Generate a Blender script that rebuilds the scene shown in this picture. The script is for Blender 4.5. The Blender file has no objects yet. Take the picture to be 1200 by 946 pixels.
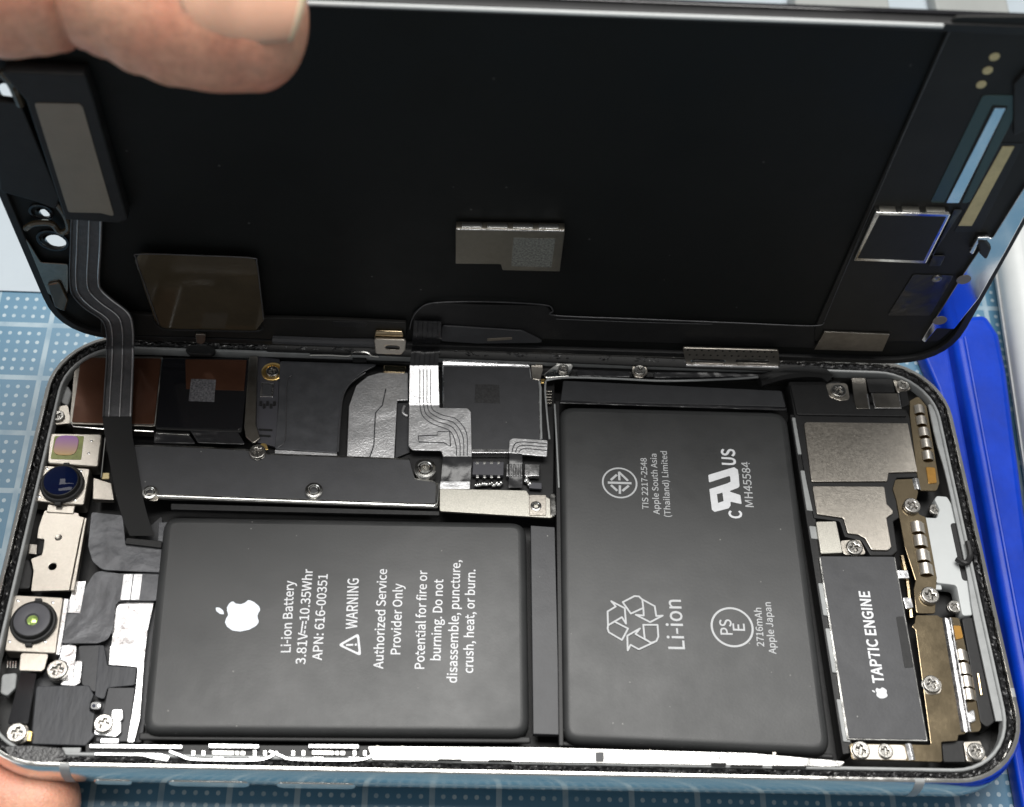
import bpy, bmesh, math, random
from mathutils import Vector, Matrix
random.seed(7)
sc = bpy.context.scene
C = sc.collection
MM = 0.001                                     # everything below is measured in millimetres

# ------------------------------------------------------------------ camera
F_PX = 1530.4694                               # focal length in pixels of a 1200 px wide frame
ROWS = ((0.99836276, -0.00056764, 0.05719677), (0.03149416, -0.82927219, -0.55795677), (0.04774841, 0.55884463, -0.82789659))
CAM = Vector((62.8503, -54.9233, 175.7325))
RIGHT, DOWN, FWD = (Vector(r) for r in ROWS)
cam_data = bpy.data.cameras.new('camera'); cam = bpy.data.objects.new('camera', cam_data); C.objects.link(cam)
cam_data.sensor_fit = 'HORIZONTAL'; cam_data.sensor_width = 36.0; cam_data.lens = 36.0*F_PX/1200.0
cam_data.clip_start = 0.005; cam_data.clip_end = 10.0
M3 = Matrix((RIGHT, -DOWN, -FWD)).transposed()
cam.matrix_world = Matrix.Translation(CAM*MM) @ M3.to_4x4()
cam_data.dof.use_dof = True; cam_data.dof.focus_distance = 0.196; cam_data.dof.aperture_fstop = 25.0
sc.camera = cam

# ------------------------------------------------------------------ light
world = bpy.data.worlds.new('World'); sc.world = world; world.use_nodes = True
bg = world.node_tree.nodes['Background']; bg.inputs[0].default_value = (0.93, 0.93, 0.92, 1); bg.inputs[1].default_value = 0.27

def area_lamp(name, loc, target, size, watts, col):
    l = bpy.data.lights.new(name, 'AREA'); l.shape = 'RECTANGLE'; l.size, l.size_y = size[0]*MM, size[1]*MM
    l.energy = watts; l.color = col
    o = bpy.data.objects.new(name, l); C.objects.link(o)
    o.location = Vector(loc)*MM
    o.rotation_euler = (Vector(target)-Vector(loc)).to_track_quat('-Z', 'Y').to_euler()
    return o
area_lamp('ceiling_lamp', (55, 215, 800), (60, 60, 0), (540, 520), 10.6, (1.0, 0.985, 0.955))
area_lamp('left_light', (-900, -500, 900), (70, 35, 0), (700, 500), 2.0, (0.95, 0.98, 1.0))  # weak, cool area light from the front left
sc.view_settings.view_transform = 'Standard'; sc.view_settings.look = 'None'; sc.view_settings.gamma = 1
sc.view_settings.exposure = 0.0
sc.cycles.use_denoising = True
sc.cycles.max_bounces = 8; sc.cycles.transparent_max_bounces = 12
sc.cycles.sample_clamp_indirect = 6.0

# ------------------------------------------------------------------ measuring: a sight line met with a plane of known height
def sight(x, y):
    return RIGHT*((x-600)/F_PX) + DOWN*((y-473)/F_PX) + FWD
def P(x, y, z):                                # on the phone, z mm above the mat
    d = sight(x, y); t = (z-CAM.z)/d.z
    return CAM + d*t
D_O = Vector((1.42892, 68.8131, 7.67475)); D_X = Vector((0.99977272, -0.01086502, 0.01834260)); D_Y = Vector((-0.0185401, -0.01836536, 0.99965943))
D_N = D_X.cross(D_Y).normalized()
def D(x, y, w):                                # on the display, w mm proud of its inner face; (u, v, w)
    d = sight(x, y); t = (D_O + D_N*w - CAM).dot(D_N)/d.dot(D_N)
    q = CAM + d*t - D_O
    return Vector((q.dot(D_X), q.dot(D_Y), w))

# ------------------------------------------------------------------ materials
def nodes_of(name):
    m = bpy.data.materials.new(name); m.use_nodes = True
    nt = m.node_tree; b = nt.nodes['Principled BSDF']
    return m, nt, b
def mat(name, col, rough=0.5, metal=0.0, vary=0.0, vscale=300, bump=0.0, bscale=2000, rvary=0.0, spec=0.5, coat=0.0, stretch=(1, 1, 1), sss=0.0, trans=0.0, alpha=1.0, wave=0.0, wscale=120):
    m, nt, b = nodes_of(name)
    b.inputs['Base Color'].default_value = (*col, 1); b.inputs['Roughness'].default_value = rough; b.inputs['Metallic'].default_value = metal
    b.inputs['Specular IOR Level'].default_value = spec; b.inputs['Coat Weight'].default_value = coat; b.inputs['Coat Roughness'].default_value = 0.08
    b.inputs['Transmission Weight'].default_value = trans; b.inputs['Alpha'].default_value = alpha
    if sss:
        b.inputs['Subsurface Weight'].default_value = sss; b.inputs['Subsurface Radius'].default_value = (1.0, 0.35, 0.2); b.inputs['Subsurface Scale'].default_value = 0.0022
    tc = nt.nodes.new('ShaderNodeTexCoord'); mp = nt.nodes.new('ShaderNodeMapping'); mp.inputs['Scale'].default_value = stretch
    nt.links.new(tc.outputs['Object'], mp.inputs[0])
    if vary or rvary:
        n = nt.nodes.new('ShaderNodeTexNoise'); n.inputs['Scale'].default_value = vscale; n.inputs['Detail'].default_value = 5; n.inputs['Roughness'].default_value = 0.65
        nt.links.new(mp.outputs[0], n.inputs['Vector'])
        if vary:
            mr = nt.nodes.new('ShaderNodeMapRange'); mr.inputs[1].default_value = 0.3; mr.inputs[2].default_value = 0.7; mr.inputs[3].default_value = 1-vary; mr.inputs[4].default_value = 1+vary
            mx = nt.nodes.new('ShaderNodeMix'); mx.data_type = 'RGBA'; mx.blend_type = 'MULTIPLY'; mx.inputs[0].default_value = 1; mx.inputs[6].default_value = (*col, 1)
            nt.links.new(n.outputs['Fac'], mr.inputs[0]); nt.links.new(mr.outputs[0], mx.inputs[7]); nt.links.new(mx.outputs[2], b.inputs['Base Color'])
        if rvary:
            mr2 = nt.nodes.new('ShaderNodeMapRange'); mr2.inputs[1].default_value = 0.3; mr2.inputs[2].default_value = 0.7; mr2.inputs[3].default_value = max(0.02, rough-rvary); mr2.inputs[4].default_value = min(1, rough+rvary)
            nt.links.new(n.outputs['Fac'], mr2.inputs[0]); nt.links.new(mr2.outputs[0], b.inputs['Roughness'])
    if bump:
        n2 = nt.nodes.new('ShaderNodeTexNoise'); n2.inputs['Scale'].default_value = bscale; n2.inputs['Detail'].default_value = 3
        nt.links.new(mp.outputs[0], n2.inputs['Vector'])
        bp = nt.nodes.new('ShaderNodeBump'); bp.inputs['Strength'].default_value = bump; bp.inputs['Distance'].default_value = 0.00015
        nt.links.new(n2.outputs['Fac'], bp.inputs['Height']); nt.links.new(bp.outputs[0], b.inputs['Normal'])
        if wave:
            n3 = nt.nodes.new('ShaderNodeTexNoise'); n3.inputs['Scale'].default_value = wscale; n3.inputs['Detail'].default_value = 2; n3.inputs['Distortion'].default_value = 0.6
            nt.links.new(mp.outputs[0], n3.inputs['Vector'])
            b3 = nt.nodes.new('ShaderNodeBump'); b3.inputs['Strength'].default_value = 1.0; b3.inputs['Distance'].default_value = wave*MM
            nt.links.new(n3.outputs['Fac'], b3.inputs['Height']); nt.links.new(b3.outputs[0], bp.inputs['Normal'])
    return m
M = {}
M['steel'] = mat('polished_steel', (0.72, 0.71, 0.68), 0.16, 1, rvary=0.08, vscale=500, bump=0.04, bscale=900)
M['bright'] = mat('bright_steel', (0.72, 0.72, 0.73), 0.24, 1, rvary=0.08, vscale=900, bump=0.12, bscale=1500, wave=0.16, wscale=200)
M['shelf'] = mat('rail_steel', (0.56, 0.555, 0.54), 0.32, 1, vary=0.12, vscale=900, rvary=0.12, bump=0.2, bscale=1800, wave=0.30, wscale=240)
M['nickel'] = mat('satin_nickel', (0.47, 0.435, 0.385), 0.34, 1, vary=0.07, vscale=2500, rvary=0.04, bump=0.10, bscale=6000)
M['grainnickel'] = mat('grainy_nickel', (0.44, 0.425, 0.38), 0.42, 1, vary=0.22, vscale=6000, bump=0.12, bscale=9000)
M['brownnickel'] = mat('tarnished_nickel', (0.42, 0.335, 0.215), 0.15, 1, vary=0.03, vscale=250, rvary=0.03, bump=0.05, bscale=1500)
M['spring'] = mat('spring_nickel', (0.80, 0.75, 0.68), 0.40, 1, vary=0.08, vscale=2000, bump=0.06, bscale=3000)
M['iris'] = mat('coated_iris', (0.55, 0.75, 0.22), 0.18, 0.7)
M['dimnickel'] = mat('dim_nickel', (0.27, 0.25, 0.21), 0.36, 1, vary=0.08, vscale=1500, rvary=0.05, bump=0.1, bscale=4000)
M['darkmetal'] = mat('dark_metal', (0.30, 0.28, 0.25), 0.30, 1, vary=0.15, vscale=600, bump=0.1)
M['screw'] = mat('screw_steel', (0.40, 0.385, 0.36), 0.24, 1, vary=0.15, vscale=1500, bump=0.1)
M['gold'] = mat('gold_contact', (0.83, 0.58, 0.22), 0.30, 1, vary=0.10, vscale=900)
M['goldpaint'] = mat('gold_tape', (0.62, 0.50, 0.26), 0.45, 0.25, vary=0.12, vscale=500)
M['amber'] = mat('amber_contact', (0.42, 0.22, 0.05), 0.25, 0.7, vary=0.15, vscale=900)
M['battery'] = mat('battery_wrap', (0.027, 0.028, 0.0285), 0.46, 0, vary=0.14, vscale=90, bump=0.06, bscale=2600, rvary=0.06, spec=0.55, wave=0.16, wscale=60)
def dust(m, scale, size, amount, col):
    nt = m.node_tree; b = nt.nodes['Principled BSDF']; L = nt.links
    tc = nt.nodes.new('ShaderNodeTexCoord'); v = nt.nodes.new('ShaderNodeTexVoronoi'); v.inputs['Scale'].default_value = scale; L.new(tc.outputs['Object'], v.inputs['Vector'])
    a = nt.nodes.new('ShaderNodeMath'); a.operation = 'LESS_THAN'; a.inputs[1].default_value = size; L.new(v.outputs['Distance'], a.inputs[0])
    sp = nt.nodes.new('ShaderNodeSeparateColor'); L.new(v.outputs['Color'], sp.inputs[0])
    c = nt.nodes.new('ShaderNodeMath'); c.operation = 'GREATER_THAN'; c.inputs[1].default_value = 1-amount; L.new(sp.outputs[0], c.inputs[0])
    d = nt.nodes.new('ShaderNodeMath'); d.operation = 'MULTIPLY'; L.new(a.outputs[0], d.inputs[0]); L.new(c.outputs[0], d.inputs[1])
    mx = nt.nodes.new('ShaderNodeMix'); mx.data_type = 'RGBA'; mx.inputs[7].default_value = (*col, 1); L.new(d.outputs[0], mx.inputs[0])
    src = b.inputs['Base Color'].links
    if src: L.new(src[0].from_socket, mx.inputs[6])
    else: mx.inputs[6].default_value = b.inputs['Base Color'].default_value
    L.new(mx.outputs[2], b.inputs['Base Color'])
dust(M['battery'], 750, 0.085, 0.07, (0.16, 0.16, 0.15))
M['tape'] = mat('black_tape', (0.022, 0.023, 0.026), 0.55, 0, vary=0.15, vscale=400, bump=0.14, bscale=3000)
M['greytape'] = mat('dark_grey_tape', (0.042, 0.043, 0.047), 0.52, 0, vary=0.12, vscale=400, bump=0.12, bscale=3000, wave=0.2, wscale=90)
dust(M['greytape'], 800, 0.08, 0.05, (0.25, 0.25, 0.24))
M['pad'] = mat('creased_black_sheet', (0.030, 0.032, 0.038), 0.50, 0, vary=0.2, vscale=500, bump=0.8, bscale=700, stretch=(1.0, 0.25, 1))
M['plastic'] = mat('black_plastic', (0.013, 0.013, 0.0135), 0.48, 0, vary=0.2, vscale=500, bump=0.10, bscale=2500, spec=0.32)
M['gloss'] = mat('gloss_black', (0.010, 0.010, 0.012), 0.08, 0, spec=0.6, bump=0.02, bscale=400)
M['panel'] = mat('panel_back', (0.0050, 0.0056, 0.0054), 0.55, 0, vary=0.25, vscale=60, bump=0.06, bscale=1800, spec=0.22, rvary=0.14, wave=0.12, wscale=40)
dust(M['panel'], 420, 0.07, 0.10, (0.06, 0.06, 0.06))
M['board'] = mat('panel_board', (0.017, 0.0165, 0.0155), 0.5, 0, vary=0.2, vscale=120, bump=0.05, bscale=1800, spec=0.22)
M['brownreflect'] = mat('brown_reflection', (0.125, 0.056, 0.034), 0.14, 0.5, vary=0.22, vscale=110, bump=0.03, bscale=300, wave=0.25, wscale=90)  # brown mirrored in the black camera covers, put into the base colour
M['film'] = mat('brown_film', (0.060, 0.046, 0.028), 0.10, 0.0, vary=0.2, vscale=150, spec=0.8)
M['foam'] = mat('black_foam', (0.012, 0.012, 0.013), 0.35, 0, vary=0.6, vscale=2500, bump=1.0, bscale=2200, spec=0.7)
M['lip'] = mat('grey_lip', (0.30, 0.31, 0.31), 0.42, 0, vary=0.12, vscale=500, bump=0.08)
M['white'] = mat('white_plastic', (0.50, 0.52, 0.52), 0.38, 0, vary=0.03, vscale=300)
M['print'] = mat('white_print', (0.66, 0.67, 0.69), 0.55, 0, vary=0.06, vscale=1500)
M['printgrey'] = mat('grey_print', (0.44, 0.45, 0.46), 0.55, 0, vary=0.06, vscale=1500)
M['logo'] = mat('silver_print', (0.62, 0.66, 0.72), 0.45, 0.25)
M['cable'] = mat('grey_flex', (0.085, 0.085, 0.09), 0.40, 0.35, vary=0.22, vscale=900, bump=0.3, bscale=3500, wave=0.5, wscale=110)
M['cabledark'] = mat('black_flex', (0.018, 0.018, 0.020), 0.30, 0, vary=0.2, vscale=700, bump=0.12, bscale=2500, wave=0.8, wscale=170)
M['flex'] = mat('satin_flex', (0.085, 0.087, 0.094), 0.32, 0.3, vary=0.2, vscale=400, bump=0.2, bscale=1500, wave=0.45, wscale=110)
M['silverflex'] = mat('silver_flex', (0.68, 0.68, 0.69), 0.38, 0.8, vary=0.12, vscale=1500, bump=0.3, bscale=3000, wave=0.40, wscale=110)
M['tan'] = mat('tan_plate', (0.235, 0.205, 0.165), 0.42, 0.3, vary=0.08, vscale=200)
M['label'] = mat('grey_label', (0.20, 0.20, 0.18), 0.5, 0.3, vary=0.75, vscale=3600)
M['dimlabel'] = mat('dim_label', (0.14, 0.14, 0.15), 0.5, 0.1, vary=0.95, vscale=3200)
M['darklabel'] = mat('faint_label', (0.022, 0.022, 0.023), 0.6, vary=0.7, vscale=3200)
M['green'] = mat('green_substrate', (0.20, 0.22, 0.07), 0.4, 0.2, vary=0.3, vscale=900)
M['lens'] = mat('lens_glass', (0.004, 0.008, 0.034), 0.03, 0, spec=0.10)
M['black'] = mat('matte_black', (0.006, 0.006, 0.006), 0.8)
M['solder'] = mat('solder', (0.80, 0.80, 0.78), 0.25, 1)
M['chip'] = mat('chip_epoxy', (0.055, 0.055, 0.065), 0.5, 0, bump=0.1)
M['teal'] = mat('teal_film', (0.035, 0.060, 0.055), 0.25, 0, spec=0.6)
M['mirror'] = mat('mirror_steel', (0.80, 0.82, 0.86), 0.10, 1, bump=0.03, bscale=700)
M['blue'] = mat('blue_plastic', (0.001, 0.034, 0.38), 0.36, 0, vary=0.2, vscale=120, bump=0.12, bscale=700, spec=0.22, wave=0.3, wscale=60)
M['nail'] = mat('finger_nail', (0.70, 0.385, 0.27), 0.30, 0, sss=0.3, vary=0.06, vscale=200)
M['nailtip'] = mat('finger_nail_edge', (0.80, 0.60, 0.42), 0.35, 0, sss=0.3)
M['paper'] = mat('white_paper', (0.36, 0.41, 0.45), 0.6, 0, vary=0.04, vscale=60)
M['desk'] = mat('pale_desk', (0.46, 0.52, 0.50), 0.4, 0, vary=0.12, vscale=25)
M['greybox'] = mat('grey_plastic', (0.28, 0.29, 0.28), 0.5, 0, vary=0.1, vscale=60)
M['glass'] = mat('clear_glass', (0.85, 0.95, 0.92), 0.02, 0, trans=1.0)

# the sensor window: purple to orange across the lens, a thin-film colour of its own
m, nt, b = nodes_of('iridescent_window'); M['irid'] = m
tc = nt.nodes.new('ShaderNodeTexCoord'); gr = nt.nodes.new('ShaderNodeSeparateXYZ'); nt.links.new(tc.outputs['Object'], gr.inputs[0])
mr = nt.nodes.new('ShaderNodeMapRange'); mr.inputs[1].default_value = (P(77.5, 522, 5.3).y-35.45-1.6)*MM; mr.inputs[2].default_value = (P(77.5, 522, 5.3).y-35.45+1.6)*MM; nt.links.new(gr.outputs[1], mr.inputs[0])
cr = nt.nodes.new('ShaderNodeValToRGB'); cr.color_ramp.elements[0].color = (0.50, 0.32, 0.13, 1); cr.color_ramp.elements[1].color = (0.32, 0.14, 0.42, 1)
nt.links.new(mr.outputs[0], cr.inputs[0]); nt.links.new(cr.outputs[0], b.inputs['Base Color']); b.inputs['Roughness'].default_value = 0.2

# skin
def skin_mat():
    m, nt, b = nodes_of('skin'); L = nt.links
    tc = nt.nodes.new('ShaderNodeTexCoord')
    def noise(sc_, det=4):
        n = nt.nodes.new('ShaderNodeTexNoise'); n.inputs['Scale'].default_value = sc_; n.inputs['Detail'].default_value = det; L.new(tc.outputs['Object'], n.inputs['Vector']); return n
    n = noise(85, 3)
    cr = nt.nodes.new('ShaderNodeValToRGB'); cr.color_ramp.elements[0].position = 0.34; cr.color_ramp.elements[1].position = 0.68
    cr.color_ramp.elements[0].color = (0.62, 0.225, 0.145, 1); cr.color_ramp.elements[1].color = (0.74, 0.40, 0.27, 1)
    L.new(n.outputs['Fac'], cr.inputs[0])
    f = noise(900, 3); mr = nt.nodes.new('ShaderNodeMapRange'); mr.inputs[1].default_value = 0.3; mr.inputs[2].default_value = 0.7; mr.inputs[3].default_value = 0.86; mr.inputs[4].default_value = 1.1
    L.new(f.outputs['Fac'], mr.inputs[0])
    mx = nt.nodes.new('ShaderNodeMix'); mx.data_type = 'RGBA'; mx.blend_type = 'MULTIPLY'; mx.inputs[0].default_value = 1; L.new(cr.outputs[0], mx.inputs[6]); L.new(mr.outputs[0], mx.inputs[7])
    L.new(mx.outputs[2], b.inputs['Base Color'])
    b.inputs['Roughness'].default_value = 0.46; b.inputs['Subsurface Weight'].default_value = 0.30
    b.inputs['Subsurface Radius'].default_value = (1.0, 0.32, 0.16); b.inputs['Subsurface Scale'].default_value = 0.0014
    v = nt.nodes.new('ShaderNodeTexVoronoi'); v.inputs['Scale'].default_value = 1900; v.feature = 'DISTANCE_TO_EDGE'; L.new(tc.outputs['Object'], v.inputs['Vector'])
    b1 = nt.nodes.new('ShaderNodeBump'); b1.inputs['Strength'].default_value = 0.35; b1.inputs['Distance'].default_value = 0.0002; L.new(v.outputs[0], b1.inputs['Height'])
    mp = nt.nodes.new('ShaderNodeMapping'); mp.inputs['Scale'].default_value = (1.0, 0.22, 0.22); L.new(tc.outputs['Object'], mp.inputs[0])   # fine lines across the finger
    w = nt.nodes.new('ShaderNodeTexNoise'); w.inputs['Scale'].default_value = 620; w.inputs['Detail'].default_value = 3; L.new(mp.outputs[0], w.inputs['Vector'])
    b2_ = nt.nodes.new('ShaderNodeBump'); b2_.inputs['Strength'].default_value = 0.6; b2_.inputs['Distance'].default_value = 0.0003; L.new(w.outputs[0], b2_.inputs['Height']); L.new(b1.outputs[0], b2_.inputs['Normal'])
    L.new(b2_.outputs[0], b.inputs['Normal'])
    return m
M['skin'] = skin_mat()

# cutting mat: ruled white lines 10 mm apart, five dots between them, printed on blue
def mat_mat():
    m, nt, b = nodes_of('ruled_blue_mat'); L = nt.links
    g = nt.nodes.new('ShaderNodeTexCoord'); s = nt.nodes.new('ShaderNodeSeparateXYZ'); L.new(g.outputs['Object'], s.inputs[0])
    def math_(op, a, bb=None, c=None):
        n = nt.nodes.new('ShaderNodeMath'); n.operation = op
        for i, v in enumerate((a, bb, c)):
            if v is None: continue
            if isinstance(v, (int, float)): n.inputs[i].default_value = v
            else: L.new(v, n.inputs[i])
        return n.outputs[0]
    def cell(sock, off, per):
        return math_('FRACT', math_('DIVIDE', math_('SUBTRACT', sock, off*MM), per*MM))
    px, py = 9.35, 10.0
    fx = cell(s.outputs[0], -3.3, px); fy = cell(s.outputs[1], 6.2, py)
    dx = math_('MINIMUM', fx, math_('SUBTRACT', 1.0, fx)); dy = math_('MINIMUM', fy, math_('SUBTRACT', 1.0, fy))
    line = math_('LESS_THAN', math_('MINIMUM', dx, dy), 0.043)
    gx = math_('FRACT', math_('MULTIPLY', fx, 6.0)); gy = math_('FRACT', math_('MULTIPLY', fy, 6.0))
    ax = math_('MINIMUM', gx, math_('SUBTRACT', 1.0, gx)); ay = math_('MINIMUM', gy, math_('SUBTRACT', 1.0, gy))
    dot = math_('LESS_THAN', math_('SQRT', math_('ADD', math_('MULTIPLY', ax, ax), math_('MULTIPLY', ay, ay))), 0.20)
    n = nt.nodes.new('ShaderNodeTexNoise'); n.inputs['Scale'].default_value = 45; n.inputs['Detail'].default_value = 4; L.new(g.outputs['Object'], n.inputs['Vector'])
    mrk = math_('MAXIMUM', math_('MULTIPLY', line, 0.50), math_('MULTIPLY', math_('MULTIPLY', dot, math_('SUBTRACT', 1.0, math_('LESS_THAN', math_('MINIMUM', dx, dy), 0.08))), 0.66))
    cr = nt.nodes.new('ShaderNodeValToRGB'); cr.color_ramp.elements[0].position = 0.3; cr.color_ramp.elements[1].position = 0.72
    cr.color_ramp.elements[0].color = (0.058, 0.150, 0.232, 1); cr.color_ramp.elements[1].color = (0.080, 0.186, 0.274, 1)
    L.new(n.outputs['Fac'], cr.inputs[0])
    mx = nt.nodes.new('ShaderNodeMix'); mx.data_type = 'RGBA'; wn = nt.nodes.new('ShaderNodeTexNoise'); wn.inputs['Scale'].default_value = 260; wn.inputs['Detail'].default_value = 5; L.new(g.outputs['Object'], wn.inputs['Vector'])
    wr = nt.nodes.new('ShaderNodeMapRange'); wr.inputs[1].default_value = 0.30; wr.inputs[2].default_value = 0.55; wr.inputs[3].default_value = 0.45; wr.inputs[4].default_value = 1.0; L.new(wn.outputs['Fac'], wr.inputs[0])
    L.new(math_('MULTIPLY', mrk, wr.outputs[0]), mx.inputs[0]); L.new(cr.outputs[0], mx.inputs[6]); mx.inputs[7].default_value = (0.46, 0.53, 0.55, 1)
    L.new(mx.outputs[2], b.inputs['Base Color']); b.inputs['Roughness'].default_value = 0.33; b.inputs['Specular IOR Level'].default_value = 0.5
    return m
M['mat'] = mat_mat()

# ------------------------------------------------------------------ building helpers
def smooth(me, ang=35):
    me.polygons.foreach_set('use_smooth', [True]*len(me.polygons)); me.set_sharp_from_angle(angle=math.radians(ang)); me.update()
def obj(name, me, material, parent=None):
    o = bpy.data.objects.new(name, me); C.objects.link(o)
    if material is not None:
        me.materials.clear(); me.materials.append(material)
    if parent: o.parent = parent
    return o
def thing(name, label, cat, loc=(0, 0, 0), group=None):
    o = bpy.data.objects.new(name, None); C.objects.link(o); o.empty_display_size = 0.01
    o.location = Vector(loc)*MM; o['label'] = label; o['category'] = cat
    if group: o['group'] = group
    return o
def tag(o, label, cat): o['label'] = label; o['category'] = cat; return o
def rounded(pts, r, seg=5):
    n = len(pts); out = []
    rs = r if isinstance(r, (list, tuple)) else [r]*n
    for i in range(n):
        a, b, c = Vector(pts[i-1][:2]), Vector(pts[i][:2]), Vector(pts[(i+1) % n][:2])
        u, v = a-b, c-b; lu, lv = u.length, v.length
        rr = rs[i]
        if rr <= 0 or lu < 1e-6 or lv < 1e-6: out.append(b); continue
        u /= lu; v /= lv
        ang = u.angle(v)
        if ang > 3.05: out.append(b); continue
        t = min(rr/math.tan(ang/2), lu*0.48, lv*0.48); p0, p1 = b+u*t, b+v*t
        for k in range(seg+1):
            q = k/seg; out.append(p0*(1-q)**2 + b*2*q*(1-q) + p1*q*q)
    return out
def circle(cx, cy, r, n=24): return [Vector((cx+r*math.cos(2*math.pi*k/n), cy+r*math.sin(2*math.pi*k/n))) for k in range(n)]
def stadium(a, b, r, n=8):
    a, b = Vector(a[:2]), Vector(b[:2]); d = (b-a).normalized(); t0 = math.atan2(d.y, d.x); out = []
    for k in range(n+1): t = t0-math.pi/2+math.pi*k/n; out.append(b+Vector((math.cos(t), math.sin(t)))*r)
    for k in range(n+1): t = t0+math.pi/2+math.pi*k/n; out.append(a+Vector((math.cos(t), math.sin(t)))*r)
    return out
def prism_mesh(name, outline, z1, h, bevel=0.05, holes=(), bres=1, base=(0, 0, 0)):
    c = bpy.data.curves.new(name, 'CURVE'); c.dimensions = '2D'; c.fill_mode = 'BOTH'
    for pts in [outline]+list(holes):
        s = c.splines.new('POLY'); s.points.add(len(pts)-1)
        for q, p in zip(s.points, pts): q.co = (p[0], p[1], 0, 1)
        s.use_cyclic_u = True
    bevel = min(bevel, h*0.45)
    c.extrude = h/2-bevel; c.bevel_depth = bevel; c.offset = -bevel; c.bevel_resolution = bres
    o = bpy.data.objects.new(name, c); me = bpy.data.meshes.new_from_object(o); me.name = name
    bpy.data.objects.remove(o); bpy.data.curves.remove(c)
    me.transform(Matrix.Scale(MM, 4) @ Matrix.Translation(Vector((0, 0, z1-h/2))-Vector(base)))
    smooth(me)
    return me
BASE = {}
def base_of(parent):
    while parent is not None:
        if parent.name in BASE: return BASE[parent.name]
        parent = parent.parent
    return Vector((0, 0, 0))
def prism(name, outline, z1, h, material, parent, bevel=0.05, holes=(), bres=1):
    return obj(name, prism_mesh(name, outline, z1, h, bevel, holes, bres, base_of(parent)), M[material], parent)
def pp(px, z): return [P(x, y, z) for x, y in px]
def dd(px, w): return [D(x, y, w) for x, y in px]
def plate(name, px, z1, h, material, parent, r=0.25, bevel=0.05, holes=(), bres=1):      # a piece of the phone outlined at its top face
    return prism(name, rounded(pp(px, z1), r), z1, h, material, parent, bevel, holes, bres)
def dplate(name, px, w1, h, material, parent, r=0.25, bevel=0.05, holes=(), bres=1):     # the same on the display
    return prism(name, rounded(dd(px, w1), r), w1, h, material, parent, bevel, holes, bres)
def mesh_from(name, verts, faces, material, parent, ang=35, sm=True):
    b = base_of(parent)
    me = bpy.data.meshes.new(name); me.from_pydata([tuple((Vector(v)-b)*MM) for v in verts], [], faces)
    bm = bmesh.new(); bm.from_mesh(me); bmesh.ops.recalc_face_normals(bm, faces=bm.faces[:]); bm.to_mesh(me); bm.free()
    if sm: smooth(me, ang)
    return obj(name, me, M[material], parent)
def tube(name, pts, r, material, parent, n=8):
    b = base_of(parent); V = []; Fc = []
    pts = [Vector(p) for p in pts]
    for i, p in enumerate(pts):
        t = (pts[min(i+1, len(pts)-1)]-pts[max(i-1, 0)]).normalized()
        a = t.cross(Vector((0.13, 0.21, 0.97))).normalized(); c = t.cross(a)
        for k in range(n): V.append(p+a*r*math.cos(2*math.pi*k/n)+c*r*math.sin(2*math.pi*k/n))
    for i in range(len(pts)-1):
        for k in range(n): Fc.append((i*n+k, i*n+(k+1) % n, (i+1)*n+(k+1) % n, (i+1)*n+k))
    Fc.append(tuple(range(n))); Fc.append(tuple(range((len(pts)-1)*n, len(pts)*n)))
    return mesh_from(name, V, Fc, material, parent)
def ribbon(name, left, right, th, material, parent):                       # a flat cable between two edges, th thick
    V = []; Fc = []; n = len(left)
    L = [Vector(p) for p in left]; R = [Vector(p) for p in right]
    for i in range(n):
        t = ((L[min(i+1, n-1)]+R[min(i+1, n-1)])-(L[max(i-1, 0)]+R[max(i-1, 0)])).normalized()
        nn = t.cross(R[i]-L[i]).normalized()*th
        V += [L[i], R[i], R[i]+nn, L[i]+nn]
    for i in range(n-1):
        for k in range(4): Fc.append((i*4+k, i*4+(k+1) % 4, i*4+4+(k+1) % 4, i*4+4+k))
    Fc.append((0, 1, 2, 3)); e = (n-1)*4; Fc.append((e, e+1, e+2, e+3))
    return mesh_from(name, V, Fc, material, parent, 40)
def spline(pts, k=6):
    pts = [Vector(p) for p in pts]; out = []
    for i in range(len(pts)-1):
        p0, p1, p2, p3 = pts[max(i-1, 0)], pts[i], pts[i+1], pts[min(i+2, len(pts)-1)]
        for j in range(k):
            t = j/k
            out.append(0.5*((2*p1)+(p2-p0)*t+(2*p0-5*p1+4*p2-p3)*t*t+(3*p1-p0-3*p2+p3)*t**3))
    out.append(pts[-1]); return out
def lathe_mesh(name, prof, n=28, bottom=True):                                          # prof: (radius, z) from the rim to the axis, mm
    V = []; Fc = []
    for r, z in prof:
        for k in range(n): V.append((r*math.cos(2*math.pi*k/n)*MM, r*math.sin(2*math.pi*k/n)*MM, z*MM))
    for i in range(len(prof)-1):
        for k in range(n): Fc.append((i*n+k, i*n+(k+1) % n, (i+1)*n+(k+1) % n, (i+1)*n+k))
    if bottom: Fc.append(tuple(range(n)))
    Fc.append(tuple(range((len(prof)-1)*n, len(prof)*n)))
    me = bpy.data.meshes.new(name); me.from_pydata(V, [], Fc)
    bm = bmesh.new(); bm.from_mesh(me); bmesh.ops.recalc_face_normals(bm, faces=bm.faces[:]); bm.to_mesh(me); bm.free()
    smooth(me, 35); return me
def put(name, me, material, parent, loc, scale=1.0, rz=0.0):
    o = obj(name, me, None, parent)
    if material and not me.materials: me.materials.append(M[material])
    o.location = (Vector(loc)-base_of(parent))*MM; o.scale = (scale,)*3; o.rotation_euler = (0, 0, rz)
    return o

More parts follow.
